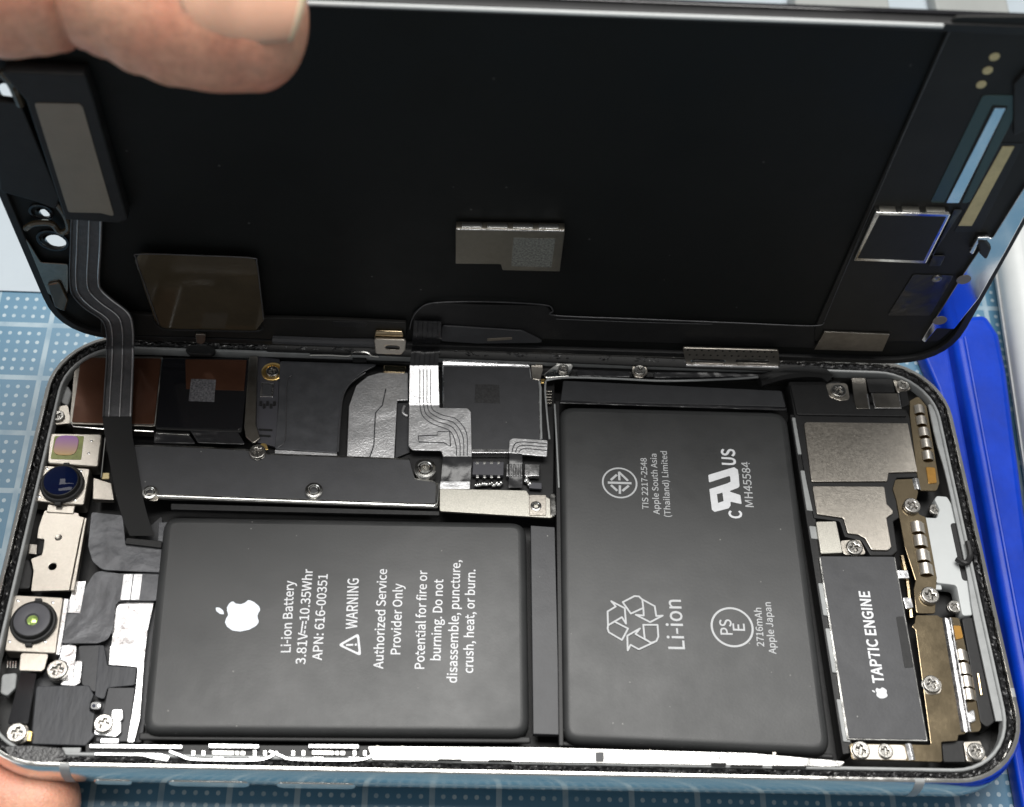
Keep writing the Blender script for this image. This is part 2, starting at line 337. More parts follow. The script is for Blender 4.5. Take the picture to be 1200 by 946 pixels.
# screw with a cross recess: head of radius 1, used at several sizes
def screw_mesh():
    a, b = 0.13, 0.52
    plus = [(a, a), (a, b), (-a, b), (-a, a), (-b, a), (-b, -a), (-a, -a), (-a, -b), (a, -b), (a, -a), (b, -a), (b, a)]
    top = prism_mesh('screw', circle(0, 0, 1, 28), 0.42, 0.36, 0.12, [[Vector(p) for p in plus]], 2)
    low = lathe_mesh('screw', [(1.0, -0.6), (1.0, 0.05), (0.9, 0.08), (0.5, 0.10)])
    bm = bmesh.new(); bm.from_mesh(top); bm.from_mesh(low); me = bpy.data.meshes.new('screw'); bm.to_mesh(me); bm.free()
    smooth(me, 35); me.materials.append(M['screw']); return me
SCREW = screw_mesh()
def screw(px, z, r, parent, name='screw'):
    return put(name, SCREW, None, parent, P(px[0], px[1], z), r, random.uniform(0, 1.5))
RING = lathe_mesh('standoff', [(1.0, -0.6), (1.0, 0.25), (0.93, 0.34), (0.70, 0.36), (0.62, 0.30), (0.60, 0.10), (0.58, 0.10), (0.55, 0.34), (0.47, 0.38), (0.40, 0.34), (0.36, 0.05), (0.34, -0.5)])
RING.materials.append(M['steel'])

# printed lettering: baseline from one point to another
FONT = None
try:
    import os
    FONT = bpy.data.fonts.load(os.path.join(bpy.utils.system_resource('DATAFILES'), 'fonts', 'Noto Sans CJK Regular.woff2'))   # ships with Blender
except Exception: FONT = None
def font_cap():
    f = bpy.data.curves.new('cap', 'FONT'); f.body = 'H'; f.size = 1.0
    if FONT: f.font = FONT
    o = bpy.data.objects.new('cap', f); me = bpy.data.meshes.new_from_object(o); h = max(v.co.y for v in me.vertices)
    bpy.data.objects.remove(o); bpy.data.curves.remove(f); bpy.data.meshes.remove(me); return h
CAPH = font_cap()
def lettering(text, start, end, cap, z, parent, material='print', bold=0.0, frame=P):
    a, b = frame(start[0], start[1], z), frame(end[0], end[1], z)
    f = bpy.data.curves.new('printed_text', 'FONT'); f.body = text; f.size = 1.0; f.resolution_u = 3; f.offset = bold*CAPH/0.72; f.fill_mode = 'FRONT'
    if FONT: f.font = FONT
    o = bpy.data.objects.new('printed_text', f); me = bpy.data.meshes.new_from_object(o); bpy.data.objects.remove(o); bpy.data.curves.remove(f)
    x0 = min(v.co.x for v in me.vertices); x1 = max(v.co.x for v in me.vertices)
    d = (b-a); L = d.length; d.normalize(); nrm = Vector((0, 0, 1)); u = nrm.cross(d)
    S = Matrix.Diagonal((L/(x1-x0), cap/CAPH, 1, 1)) @ Matrix.Translation((-x0, 0, 0))
    R = Matrix((d, u, nrm)).transposed().to_4x4()
    me.transform(Matrix.Scale(MM, 4) @ Matrix.Translation(a-base_of(parent)) @ R @ S)
    me.name = 'printed_text'
    return obj('printed_text', me, M[material], parent)
def flat(name, outlines, z, parent, material='print'):                     # flat printed mark: list of (outline, holes) in mm
    bm = bmesh.new()
    for i, (out, holes) in enumerate(outlines):                            # each stroke a hair above the last, so none share a plane
        me = prism_mesh(name, out, z+i*0.0015, 0.012, 0.0, holes, 0, base_of(parent)); bm.from_mesh(me); bpy.data.meshes.remove(me)
    me = bpy.data.meshes.new(name); bm.to_mesh(me); bm.free()
    return obj(name, me, M[material], parent)
def stroke(a, b, w):
    a, b = Vector(a[:2]), Vector(b[:2]); d = (b-a).normalized(); n = Vector((-d.y, d.x))*w/2
    return [a-n, b-n, b+n, a+n]
def fruit_logo(centre, size, z, parent, material):                         # drawn with its top towards -X, its right towards +Y
    body = [(0, .62), (.16, .70), (.36, .74), (.56, .66), (.70, .52), (.56, .36), (.54, .14), (.62, -.06), (.78, -.18), (.66, -.46), (.46, -.70), (.28, -.78), (.10, -.70), (0, -.68), (-.12, -.70), (-.30, -.78), (-.50, -.68), (-.70, -.38), (-.80, 0), (-.76, .36), (-.58, .62), (-.36, .74), (-.16, .70)]
    leaf = [(.0, .80), (.04, 1.02), (.18, 1.20), (.36, 1.26), (.34, 1.06), (.22, .90)]
    tr = lambda s: [Vector((centre[0]-y*size, centre[1]+x*size)) for x, y in s]
    return flat('printed_logo', [(rounded(tr(body), 0.16*size, 3), ()), (rounded(tr(leaf), 0.06*size, 2), ())], z, parent, material)

# ================================================================== the table and what lies on it
# the phone is propped: its front edge is held about 9 mm clear of the mat, its back edge touches it
TILT = Matrix.Translation(Vector((0, 74, 0))*MM) @ Matrix.Rotation(math.radians(5.2), 4, 'X') @ Matrix.Translation(Vector((0, -74, 0))*MM)
def on_table(o):
    o.matrix_world = TILT @ Matrix.Translation(o.location); return o
def slab(name, x0, x1, y0, y1, z1, h, material, r=0.5, bevel=0.3):
    return obj(name, prism_mesh(name, rounded([(x0, y0), (x1, y0), (x1, y1), (x0, y1)], r), z1, h, bevel), M[material])
desk = on_table(slab('table_top', -700, 900, -500, 1100, -2.0, 20, 'desk', 5, 1)); desk['kind'] = 'structure'
tag(on_table(slab('cutting_mat', -150, 300, -120, 142, 0.0, 1.98, 'mat', 4, 0.3)), 'blue cutting mat printed with white dots and ruled lines under the phone', 'cutting mat')
tag(on_table(slab('paper_sheet', -150, -2.4, 82.5, 139, 0.35, 0.3, 'paper', 1, 0.05)), 'pale sheet lying on the blue mat behind the ribbon cable end of the display', 'sheet')

# ================================================================== the open phone body
LEN, WID, RC = 143.6, 70.9, 11.2
def ring_pts(d, n=10, rc=None):                                            # rounded rectangle inset by d, counter-clockwise from the front edge
    r = max((RC if rc is None else rc)-d, 0.6); out = []
    for cx, cy, a0 in ((LEN-d-r, d+r, -90), (LEN-d-r, WID-d-r, 0), (d+r, WID-d-r, 90), (d+r, d+r, 180)):
        for k in range(n+1):
            t = math.radians(a0+90*k/n); out.append(Vector((cx+r*math.cos(t), cy+r*math.sin(t))))
    return out
def swept(name, prof, material, parent, n=10, closed=True, ang=35):        # prof: (inset, z) carried round the phone
    V = []; Fc = []; m = None
    for d, z in prof:
        p = ring_pts(d, n); m = len(p); V += [(q.x, q.y, z) for q in p]
    k = len(prof)
    for i in range(k if closed else k-1):
        j = (i+1) % k
        for s in range(m): Fc.append((i*m+s, i*m+(s+1) % m, j*m+(s+1) % m, j*m+s))
    return mesh_from(name, V, Fc, material, parent, ang)

ph = thing('open_smartphone', 'opened smartphone body propped above the blue mat, its batteries and brackets laid bare', 'smartphone', (71.8, 35.45, 0))
BASE[ph.name] = Vector((71.8, 35.45, 0))
FR = [(2.4, 0.0), (0.9, 0.35), (0.25, 1.1), (0.0, 2.3), (0.0, 4.0), (0.12, 4.9), (0.40, 5.7), (0.60, 6.12), (0.80, 6.22), (1.14, 6.22), (1.20, 6.1), (1.22, 5.0), (2.75, 5.0), (2.75, 0.9)]
frame = swept('frame', FR, 'steel', ph)
prism('back_panel', ring_pts(2.4), 1.0, 0.9, 'plastic', ph, 0.02)
swept('inner_lip', [(2.30, 5.0), (2.30, 5.55), (2.42, 5.68), (2.66, 5.68), (2.76, 5.55), (2.76, 4.0)], 'lip', ph, closed=False)
# foam gasket: a crumbly strip in the groove of the frame
def foam_strip():
    rows = [1.24, 1.4, 1.6, 1.82, 2.05, 2.28]; V = []; Fc = []; path = None
    rings = []
    for d in rows:
        p = ring_pts(d, 8); q = []
        for i in range(len(p)):
            a, b = p[i], p[(i+1) % len(p)]; k = max(1, int((ring_pts(1.6, 8)[(i+1) % len(p)]-ring_pts(1.6, 8)[i]).length/0.33))
            q += [a.lerp(b, j/k) for j in range(k)]
        rings.append(q)
    m = len(rings[0])
    for i, q in enumerate(rings):
        for v in q:
            z = 5.05 if i in (0, len(rings)-1) else 5.55+0.12*math.sin(v.x*0.9+v.y*0.7)+0.10*math.sin(v.x*2.3-v.y*1.9)+random.choice((-0.25, -0.1, 0.05, 0.1, 0.2, 0.32))
            V.append((v.x+random.uniform(-.05, .05), v.y+random.uniform(-.05, .05), z))
    for i in range(len(rings)-1):
        for s in range(m): Fc.append((i*m+s, i*m+(s+1) % m, (i+1)*m+(s+1) % m, (i+1)*m+s))
    return mesh_from('foam_gasket', V, Fc, 'foam', ph, 180, sm=False)
foam_strip()
# antenna breaks: thin grey bands let into the steel
def band(x, y0, side, material='lip', w=1.3):
    pr = [(d-0.02, z+0.015) if z > 4 else (d-0.02, z) for d, z in FR[1:11]]
    V = []; Fc = []
    for s in (-w/2, w/2):
        for d, z in pr: V.append((x+s, d, z) if side == 'front' else (d if side == 'left' else LEN-d, y0+s, z))
    k = len(pr)
    for i in range(k-1): Fc.append((i, i+1, k+i+1, k+i))
    mesh_from('antenna_band', V, Fc, material, frame, 60)
band(127.2, 0, 'front'); band(14.5, 0, 'front'); band(0, 57, 'left'); band(0, 13.5, 'right')
# side buttons on the front edge
for x0, x1, nm in ((17.6, 22.6, 'ring_switch'), (27.3, 38.0, 'volume_button'), (41.5, 52.0, 'volume_button')):
    zc, hh = 2.2, 0.85 if nm == 'ring_switch' else 1.0
    me = prism_mesh(nm, stadium((x0+hh, 0), (x1-hh, 0), hh), 0, 1.4, 0.16, (), 2)
    me.transform(Matrix.Rotation(math.radians(90), 4, 'X'))
    o = obj(nm, me, M['steel'], ph); o.location = (Vector((0, -0.15, zc))-BASE[ph.name])*MM

def lip_bar(px, w, z1, h, material, parent, name='lip_strip'):
    c = [P(x, y, z1) for x, y in px]
    c = spline(c, 4); L = []; R = []
    for i, p in enumerate(c):
        t = (c[min(i+1, len(c)-1)]-c[max(i-1, 0)]).normalized(); n = Vector((-t.y, t.x, 0))*w/2; L.append(p+n); R.append(p-n)
    return prism(name, L+R[::-1], z1, h, material, parent, 0.08)
# bright shelf along the front wall, with its cut-outs
shelf = plate('front_shelf', [(430, 874), (640, 875.5), (880, 882), (992, 892), (985, 899), (780, 896), (500, 891.5), (436, 891)], 5.85, 0.6, 'shelf', ph, 0.3, 0.12)
well = plate('switch_well', [(100, 872), (440, 874), (440, 891.5), (300, 890.5), (100, 889)], 5.45, 0.5, 'plastic', ph, 0.3, 0.08)
plate('shelf_bar', [(104, 871.5), (214, 872.5), (214, 878), (104, 877)], 6.0, 0.5, 'bright', ph, 0.15, 0.12)
plate('shelf_bar', [(110, 881.5), (188, 882), (200, 886), (196, 893), (180, 890), (166, 886.5), (110, 885.5)], 5.9, 0.5, 'bright', ph, 0.2, 0.12)
for x in (228, 345):                                                       # one sprung switch bracket behind each volume button
    plate('switch_bridge', [(x+16, 871+(x-228)*.006), (x+76, 872), (x+76, 877.5), (x+16, 877)], 6.0, 0.4, 'bright', well, 0.2, 0.12)
    br_ = lip_bar([(x-30, 880), (x-16, 885.5), (x-4, 889.5), (x+30, 890.5), (x+72, 890.5), (x+88, 887), (x+97, 880.5)], 0.42, 5.95, 0.45, 'bright', well, 'switch_bracket')
    plate('switch_contact', [(x+20, 879), (x+60, 879.8), (x+60, 885.5), (x+20, 884.7)], 5.8, 0.4, 'shelf', well, 0.2, 0.1)
    for a in (46, 52): plate('contact_slit', [(x+a, 879.2), (x+a+2, 879.2), (x+a+2, 885), (x+a, 885)], 5.84, 0.08, 'black', well, 0.05, 0.02)
    for a in (-4, 8, 68, 80): plate('switch_leg', [(x+a, 879), (x+a+5, 879), (x+a+5, 886), (x+a, 886)], 5.75, 0.35, 'solder', well, 0.1, 0.1)
    for a in (20, 62): plate('switch_dome', [(x+a, 886.5), (x+a+16, 886.5), (x+a+14, 889.5), (x+a+2, 889.5)], 5.9, 0.4, 'bright', well, 0.25, 0.12)
for x0, x1, y in ((513, 541, 890.5), (572, 600, 891.5), (856, 894, 897.5), (905, 945, 899)):
    plate('shelf_slot', [(x0, y-1.2), (x1, y-1.0), (x1, y+1.4), (x0, y+1.2)], 5.90, 0.12, 'black', shelf, 0.1, 0.02)
plate('shelf_seam', [(508, 885), (560, 885.5), (628, 888), (628, 889), (560, 887.3), (508, 886.5)], 5.89, 0.1, 'darkmetal', shelf, 0.1, 0.02)
for x, w_ in ((440, 5), (470, 3), (664, 4), (760, 3), (905, 5)):
    yy = 874+max(0, x-500)*0.018
    plate('shelf_gap', [(x, yy), (x+w_, yy), (x+w_-2, yy+7), (x+w_+3, yy+14), (x-1, yy+14), (x+1, yy+7)], 5.91, 0.1, 'darkmetal', shelf, 0.1, 0.02)
plate('adhesive_tab', [(698, 881), (708, 881), (708, 893), (698, 893)], 5.95, 0.15, 'greytape', shelf, 0.1, 0.03)
plate('adhesive_tab', [(833, 893.5), (852, 894), (850, 899), (834, 898)], 5.93, 0.12, 'black', shelf, 0.1, 0.03)

# ---------------- batteries
b1 = plate('battery', [(191, 603), (617, 610), (621, 862), (165, 859)], 5.0, 3.7, 'battery', ph, 2.4, 1.3, bres=6)
plate('battery_seam', [(163, 858), (622, 863), (622, 871), (162, 867)], 3.6, 0.5, 'plastic', b1, 0.3, 0.2)
b2 = plate('battery', [(655, 474), (923, 481), (976, 884), (659, 869)], 5.1, 3.8, 'battery', ph, 2.6, 1.3, bres=6)
plate('battery_seam', [(658, 868), (976, 883), (978, 889), (658, 874)], 3.4, 0.5, 'plastic', b2, 0.3, 0.2)
plate('battery_flap', [(660, 446), (916, 458), (921, 477), (657, 470)], 4.6, 0.5, 'tape', b2, 0.2, 0.1)
plate('battery_flap_edge', [(656, 469), (922, 478), (922, 481), (656, 472.5)], 4.75, 0.3, 'cabledark', b2, 0.1, 0.1)
plate('grey_strip', [(622, 616), (650, 618), (656, 861), (625, 860)], 4.5, 1.0, 'greytape', ph, 0.1, 0.06)
plate('divider', [(650.5, 470), (655.5, 470), (660.5, 874), (655, 874)], 4.9, 2.0, 'plastic', ph, 0.1, 0.1)
T = 5.022
for txt, s, e, cap in (('Li-ion Battery', (340.3, 764.5), (344.8, 680.5), 1.30), ('3.81V', (357.6, 778.7), (360.6, 741.5), 1.30), ('10.35Whr', (361.7, 727), (366.5, 667), 1.30),
                       ('APN: 616-00351', (377, 774), (384, 673), 1.30), ('WARNING', (418.3, 737), (420.3, 678), 1.55), ('Authorized Service', (448.8, 784), (453.5, 667), 1.30),
                       ('Provider Only', (468.8, 767), (472, 684), 1.30), ('Potential for fire or', (497, 784), (500.6, 668.7), 1.30), ('burning. Do not', (516, 774), (519.3, 679), 1.30),
                       ('disassemble, puncture,', (535.2, 800.5), (539.5, 656.6), 1.30), ('crush, heat, or burn.', (554.2, 789), (557, 667.7), 1.30)):
    lettering(txt, s, e, cap, T, b1, 'print', 0.014)
# direct-current sign between 3.81V and 10.35Whr
q0, q1 = P(353, 742, T), P(355, 728, T); q2, q3 = P(356.6, 742.5, T), P(358.8, 728, T)
flat('printed_symbol', [(stroke(q0, q1, 0.2), ())]+[(stroke(q2.lerp(q3, a), q2.lerp(q3, a+0.24), 0.2), ()) for a in (0, 0.38, 0.76)], T, b1)
# warning triangle, point to the left
tri = [P(395.5, 756, T), P(420.5, 742, T), P(423.5, 769.5, T)]
cen = sum(tri, Vector())/3
flat('printed_symbol', [(rounded(tri, 0.35), [rounded([cen.lerp(p, 0.70) for p in tri], 0.2)[::-1]]), (stroke(P(405.5, 756, T), P(414, 755.7, T), 0.28), ()), (circle(P(417, 755.6, T).x, P(417, 755.6, T).y, 0.17, 10), ())], T, b1)
c = P(284, 721, T); fruit_logo((c.x, c.y), 3.1, T, b1, 'logo')

T = 5.122
for txt, s, e, cap in (('TIS 2217-2548', (760, 597), (757.6, 537), 0.92), ('Apple South Asia', (773, 603), (769.2, 532), 0.92), ('(Thailand) Limited', (786, 606), (781.3, 529), 0.92),
                       ('MH45584', (883.3, 594.5), (878, 541.6), 1.25), ('Li-ion', (802.5, 761), (797.6, 703), 2.3), ('2716mAh', (895.5, 758), (892, 712.6), 1.0), ('Apple Japan', (909.6, 766.5), (903, 706), 1.0)):
    lettering(txt, s, e, cap, T, b2, 'printgrey', 0.010)
lettering('PS', (858.5, 744), (856.5, 726), 1.7, T, b2, 'printgrey', 0.012)
lettering('E', (873, 739.5), (872.2, 731), 1.7, T, b2, 'printgrey', 0.012)
lettering('US', (862, 545.5), (860.5, 526.5), 2.05, T, b2, 'print', 0.028)
lettering('C', (869.5, 608), (868.6, 598.5), 1.9, T, b2, 'print', 0.028)
def ring_mark(px, r, w, extra=()):
    q = P(px[0], px[1], T)
    return flat('printed_symbol', [(circle(q.x, q.y, r, 40), [circle(q.x, q.y, r-w, 40)[::-1]])]+[(e, ()) for e in extra], T, b2, 'printgrey')
ring_mark((858, 735), 3.1, 0.30)
def tz(x, y): return P(700+x/18.92, 540+y/18.92, T)
ring_mark((726.2, 565.9), 2.72, 0.26, [stroke(tz(*a), tz(*b), w_) for a, b, w_ in (((232, 485), (758, 500), .38), ((480, 245), (490, 435), .34), ((478, 250), (680, 445), .34), ((432, 312), (298, 430), .36), ((500, 548), (500, 735), .36), ((302, 540), (442, 668), .36), ((697, 553), (556, 672), .36))])
# joined reversed-R and U component mark, traced from the print
def pr(s): return [P(820+x/9.46, 515+y/9.46, T) for x, y in s]
flat('printed_symbol', [(rounded(pr([(95, 395), (380, 308), (422, 335), (432, 400), (441, 520), (425, 537), (322, 576), (450, 618), (465, 718), (340, 690), (342, 735), (320, 765), (165, 804), (135, 780), (125, 700), (107, 552), (300, 490), (342, 470), (338, 412), (325, 406), (103, 478)]), 0.12, 2),
        [pr([(190, 607), (203, 705), (265, 685), (252, 590)])])], T, b2, 'print')
# recycling arrows, outline only
def rr(s): return [P(700+x/10.435, 690+y/10.435, T) for x, y in s]
def outline(s, w=0.25, closed=True):
    p = rr(s); n = len(p)
    return [(stroke(p[i], p[(i+1) % n], w), ()) for i in range(n if closed else n-1)]+[(circle(v.x, v.y, w/2, 8), ()) for v in p]
flat('printed_symbol', outline([(310, 165), (455, 90), (510, 95), (550, 135), (562, 235), (410, 305)]) + outline([(550, 132), (702, 215), (720, 335), (800, 330), (645, 410), (470, 320), (567, 330), (562, 235)], closed=False)
     + outline([(170, 155), (335, 240), (350, 430), (300, 350), (130, 450), (125, 280), (225, 220)]) + outline([(210, 405), (375, 490), (300, 630), (140, 535), (125, 490), (130, 450)], closed=False)
     + outline([(560, 445), (735, 445), (745, 590), (720, 645), (655, 665), (578, 615)], closed=True) + outline([(655, 665), (465, 558), (520, 490), (365, 580), (370, 760), (405, 690), (505, 745), (700, 655)], closed=False), T, b2, 'printgrey')

# ---------------- side rail between the right-hand battery and the speaker
rail = plate('side_rail', [(926, 486), (936, 486), (1000, 882), (988, 884)], 4.3, 2.6, 'plastic', ph, 0.1, 0.05)
for y0, y1 in ((489, 533), (551, 599), (616, 632), (683, 722), (736, 789), (819, 870)):
    xa = lambda y: 928+(y-488)*0.158
    plate('rail_segment', [(xa(y0), y0), (xa(y0)+8.5, y0+1), (xa(y1)+8.5, y1), (xa(y1), y1-1)], 4.55, 0.5, 'lip', rail, 0.2, 0.1)

# ---------------- loudspeaker box
spk = plate('speaker_box', [(924, 447), (985, 447), (1000, 472), (1062, 480), (1068, 492), (1081, 551), (1081, 559), (1051, 560), (1049, 568), (1052, 596), (1055, 606), (1047, 611), (1052, 646), (1046, 651), (1020, 651), (1010, 634), (990, 629), (984, 611), (954, 607), (945, 566)], 4.6, 3.2, 'plastic', ph, 0.35, 0.15)
plate('speaker_step', [(926, 450), (984, 450), (1000, 471), (1058, 479), (1064, 488), (934, 486)], 4.95, 0.5, 'plastic', spk, 0.4, 0.15)
plate('speaker_plate', [(942, 494.5), (1064, 496), (1075.5, 553), (1041.5, 554), (1040, 564), (951, 564.5)], 4.95, 0.5, 'nickel', spk, [0.7, 0.2, 0.2, 0.3, 0.3, 0.3], 0.1)
plate('speaker_plate', [(952, 569.5), (1036.5, 570), (1039.5, 591), (1046.5, 598), (1046.5, 602), (1039, 607), (1045, 641), (1041, 645), (1021.5, 644.5), (1014, 631), (1006, 626.5), (993.5, 625), (988.5, 607), (957.5, 602.5)], 4.95, 0.5, 'nickel', spk, 0.35, 0.1)
plate('grounding_pad', [(956, 611), (980, 610.5), (988, 648), (962, 649)], 5.0, 0.8, 'grainnickel', ph, 0.3, 0.12)
plate('screw_tab', [(984, 633), (1008, 632), (1016, 650), (989, 650.5)], 4.5, 0.5, 'nickel', ph, 0.6, 0.1)
screw((1000.5, 643), 4.6, 1.25, ph)

# ---------------- vibration motor
tap = plate('vibration_motor', [(959.5, 653), (1049, 653), (1087.5, 869), (992.5, 867)], 4.75, 3.4, 'steel', ph, 0.12, 0.08)
cover = plate('motor_cover', [(961.5, 652), (1047.5, 652.5), (1086, 867), (995, 865)], 4.85, 0.12, 'greytape', tap, 0.2, 0.04)
plate('tape_patch', [(1050, 723), (1059, 722), (1071, 782), (1060, 783)], 4.89, 0.08, 'plastic', tap, 0.25, 0.03)
lettering('TAPTIC ENGINE', (1036, 801), (1018.6, 693), 1.55, 4.875, tap, 'print', 0.03)
c = P(1033, 812, 4.87); fruit_logo((c.x, c.y), 1.05, 4.872, tap, 'print')

# ---------------- lower right brackets
br = plate('lower_bracket', [(1073, 721), (1099, 721), (1102, 724), (1112, 724), (1132, 860), (1123, 861.5), (1122, 868), (1103, 869.5), (1104.5, 893), (998, 890), (995.5, 871), (1091, 873), (1073, 738), (1068, 734), (1072, 730)], 4.9, 0.35, 'brownnickel', ph, 0.35, 0.06)
def fold(px0, px1, w, z, parent, material='bright', h=0.28):               # a raised crease pressed into a bracket
    a, b = P(*px0, z), P(*px1, z); d = (b-a).normalized(); n = Vector((-d.y, d.x, 0))*w/2; up = Vector((0, 0, h))
    V = [a-n, a+n, b+n, b-n, a+up-n*0.2, a+up+n*0.2, b+up+n*0.2, b+up-n*0.2]
    return mesh_from('crease', V, [(0, 1, 2, 3), (4, 5, 6, 7), (0, 1, 5, 4), (1, 2, 6, 5), (2, 3, 7, 6), (3, 0, 4, 7)], material, parent, 20)
fold((1107, 725), (1129.5, 858), 0.75, 4.9, br)
fold((1113, 725), (1136, 858), 0.75, 4.9, br)
fold((1064.5, 872), (1069, 891), 0.9, 4.9, br, h=0.2)
strip = plate('contact_strip', [(1111, 723), (1124, 724), (1133, 765), (1150, 852), (1148, 857), (1134, 859)], 4.7, 0.4, 'brownnickel', ph, 0.4, 0.06)
plate('amber_pad', [(1115, 733), (1126, 733), (1129, 748), (1119, 750)], 4.82, 0.15, 'amber', strip, 0.4, 0.05)
def bow_mesh():                                                            # sprung contact: a strip bowed upwards
    V = []; Fc = []; n = 10; w = 0.9
    for i in range(n+1):
        t = i/n; x = -1.1+2.2*t; z = 0.75*math.sin(math.pi*min(1, t*1.08))**0.7
        for y, dz in ((-w, 0), (w, 0), (w, -0.12), (-w, -0.12)): V.append((x*MM, y*MM, (z+dz)*MM))
    for i in range(n):
        for k in range(4): Fc.append((i*4+k, i*4+(k+1) % 4, i*4+4+(k+1) % 4, i*4+4+k))
    Fc += [(0, 1, 2, 3), tuple(n*4+k for k in range(4))]
    me = bpy.data.meshes.new('spring_finger'); me.from_pydata(V, [], Fc)
    bm = bmesh.new(); bm.from_mesh(me); bmesh.ops.recalc_face_normals(bm, faces=bm.faces[:]); bm.to_mesh(me); bm.free()
    smooth(me, 40); me.materials.append(M['spring']); return me
BOW = bow_mesh()
for x, y in ((1126.5, 769), (1130, 785), (1133, 800), (1135.5, 815)): put('spring_finger', BOW, None, strip, P(x, y, 4.75), 0.88, -0.03)
plate('bent_tab', [(1133, 835), (1142, 830), (1144, 845), (1136, 848)], 5.1, 0.4, 'bright', strip, 0.4, 0.15)
up2 = plate('upper_bracket', [(1049, 562), (1072, 561), (1076, 577), (1073, 590), (1077, 603), (1085, 606), (1098, 677), (1097, 690), (1096, 719), (1074, 719), (1071, 690), (1073, 680), (1060, 640), (1050, 585), (1046, 573)], 4.8, 0.35, 'brownnickel', ph, 0.5, 0.06)
for x, y in ((1075.5, 619), (1078.5, 635), (1082, 652), (1085.5, 668)): put('spring_finger', BOW, None, up2, P(x, y, 4.85), 0.98, -0.03)
ust = plate('upper_contact_strip', [(1066, 470), (1076, 464), (1086, 476), (1101, 566), (1098, 575), (1077, 575), (1066, 487)], 4.75, 0.4, 'brownnickel', ph, 0.5, 0.06)
for x, y in ((1077.5, 481), (1080, 494), (1083, 507.5), (1085.5, 521), (1087.5, 535)): put('spring_finger', BOW, None, ust, P(x, y, 4.8), 0.85, -0.03)
plate('amber_pad', [(1085, 547), (1096, 548), (1098, 566), (1088, 567)], 4.85, 0.15, 'amber', ust, 0.3, 0.05)
fold((1072.5, 561), (1075.5, 574), 1.0, 4.8, up2, h=0.2)
screw((1068, 594), 4.9, 1.3, ph); screw((1089, 699), 4.9, 1.35, ph); screw((1091, 803), 4.95, 1.3, ph)
plate('dimple_plate', [(1081, 794), (1096, 792), (1104, 800), (1103, 813), (1084, 815)], 5.0, 0.16, 'nickel', ph, 1.0, 0.07)
screw((1008, 880), 4.95, 1.25, ph); screw((1037, 881), 4.95, 1.05, ph); screw((1143, 882), 4.95, 1.25, ph)
plate('nickel_tab', [(998, 872), (1060, 873), (1064, 891), (999, 889.5)], 4.98, 0.1, 'nickel', ph, 0.6, 0.04)
plate('corner_tab', [(1129, 869), (1149, 868), (1158, 892), (1133, 893)], 4.7, 0.5, 'nickel', ph, 0.4, 0.1)
plate('corner_well', [(1104, 870), (1130, 868), (1132, 893), (1106, 893)], 4.2, 0.6, 'plastic', ph, 0.2, 0.05)
# thin cable and clips beside the motor
tube('thin_cable', spline([P(1057, 652, 3.8), P(1063, 680, 3.8), P(1066, 705, 3.8), P(1068, 725, 3.8)]), 0.45, 'brownnickel', ph)
plate('cable_clip', [(1050, 668), (1064, 668), (1066, 678), (1053, 678)], 4.7, 0.4, 'bright', ph, 0.15, 0.1)
plate('cable_clip', [(1058, 700), (1068, 700), (1071, 712), (1062, 714)], 4.5, 0.4, 'bright', ph, 0.15, 0.1)

# ---------------- white antenna frame and black port on the right
wp = plate('white_frame', [(1078, 606), (1098, 607), (1101, 597), (1095, 585), (1098, 581), (1110, 582), (1116, 592), (1141, 706), (1140, 721), (1128, 722), (1121, 686), (1097, 683)], 4.7, 2.6, 'white', ph, 0.5, 0.15)
plate('slot', [(1113.5, 613), (1124, 613), (1138.5, 680), (1128, 681)], 4.76, 0.12, 'plastic', wp, 0.6, 0.04)
plate('white_block', [(1092, 685), (1103, 685), (1104, 691), (1093, 691)], 4.2, 0.6, 'white', wp, 0.15, 0.08)
screw((1095, 598), 3.8, 0.9, ph); screw((1118, 712), 3.8, 1.0, ph)
plate('charging_port', [(1127, 724), (1142, 723), (1167, 845), (1157, 853), (1149, 846)], 4.6, 2.8, 'plastic', ph, 0.6, 0.15)
tube('port_pin', [P(1146, 790, 4.7), P(1150, 815, 4.7)], 0.22, 'brownnickel', ph); 
lip_bar([(1092, 474), (1101, 515), (1114, 562), (1137, 668), (1146, 725), (1172, 845)], 1.15, 5.25, 0.4, 'lip', ph)
tube('black_lead', spline([P(1121, 655, 5.5), P(1131, 660, 5.9), P(1137, 652, 5.9), P(1134, 635, 5.9)]), 0.45, 'plastic', ph)

# ---------------- upper right brackets
plate('screw_bracket', [(967, 449), (993, 449), (996, 468), (985, 470), (972, 465)], 5.0, 0.35, 'nickel', ph, 0.7, 0.07)
screw((982, 459.5), 5.05, 1.25, ph)
plate('dark_bracket', [(998, 443), (1014, 443), (1019, 479), (1004, 479), (1001, 468)], 5.1, 0.3, 'darkmetal', ph, 0.2, 0.06)
plate('dark_bracket', [(1015, 444), (1046, 444), (1049, 460), (1019, 460)], 5.0, 0.3, 'plastic', ph, 0.2, 0.06)
plate('steel_bracket', [(1021, 461), (1052, 461), (1056, 478), (1025, 478)], 5.15, 0.3, 'darkmetal', ph, 0.15, 0.07)
tube('bracket_edge', [P(1021.5, 461, 5.2), P(1025.5, 478.5, 5.2), P(1056, 478.5, 5.2), P(1052.5, 461, 5.2)], 0.10, 'bright', ph)
tube('bracket_edge', [P(1016, 462, 5.2), P(1019, 480, 5.2)], 0.10, 'bright', ph)
plate('screw_bracket', [(1046, 444), (1064, 443), (1068, 456), (1052, 462)], 4.9, 0.4, 'nickel', ph, 0.7, 0.08)
screw((1058, 452), 4.95, 1.0, ph)
plate('link_plate', [(1054, 459), (1063, 458), (1066, 474), (1057, 478)], 5.0, 0.3, 'plastic', ph, 0.15, 0.05)

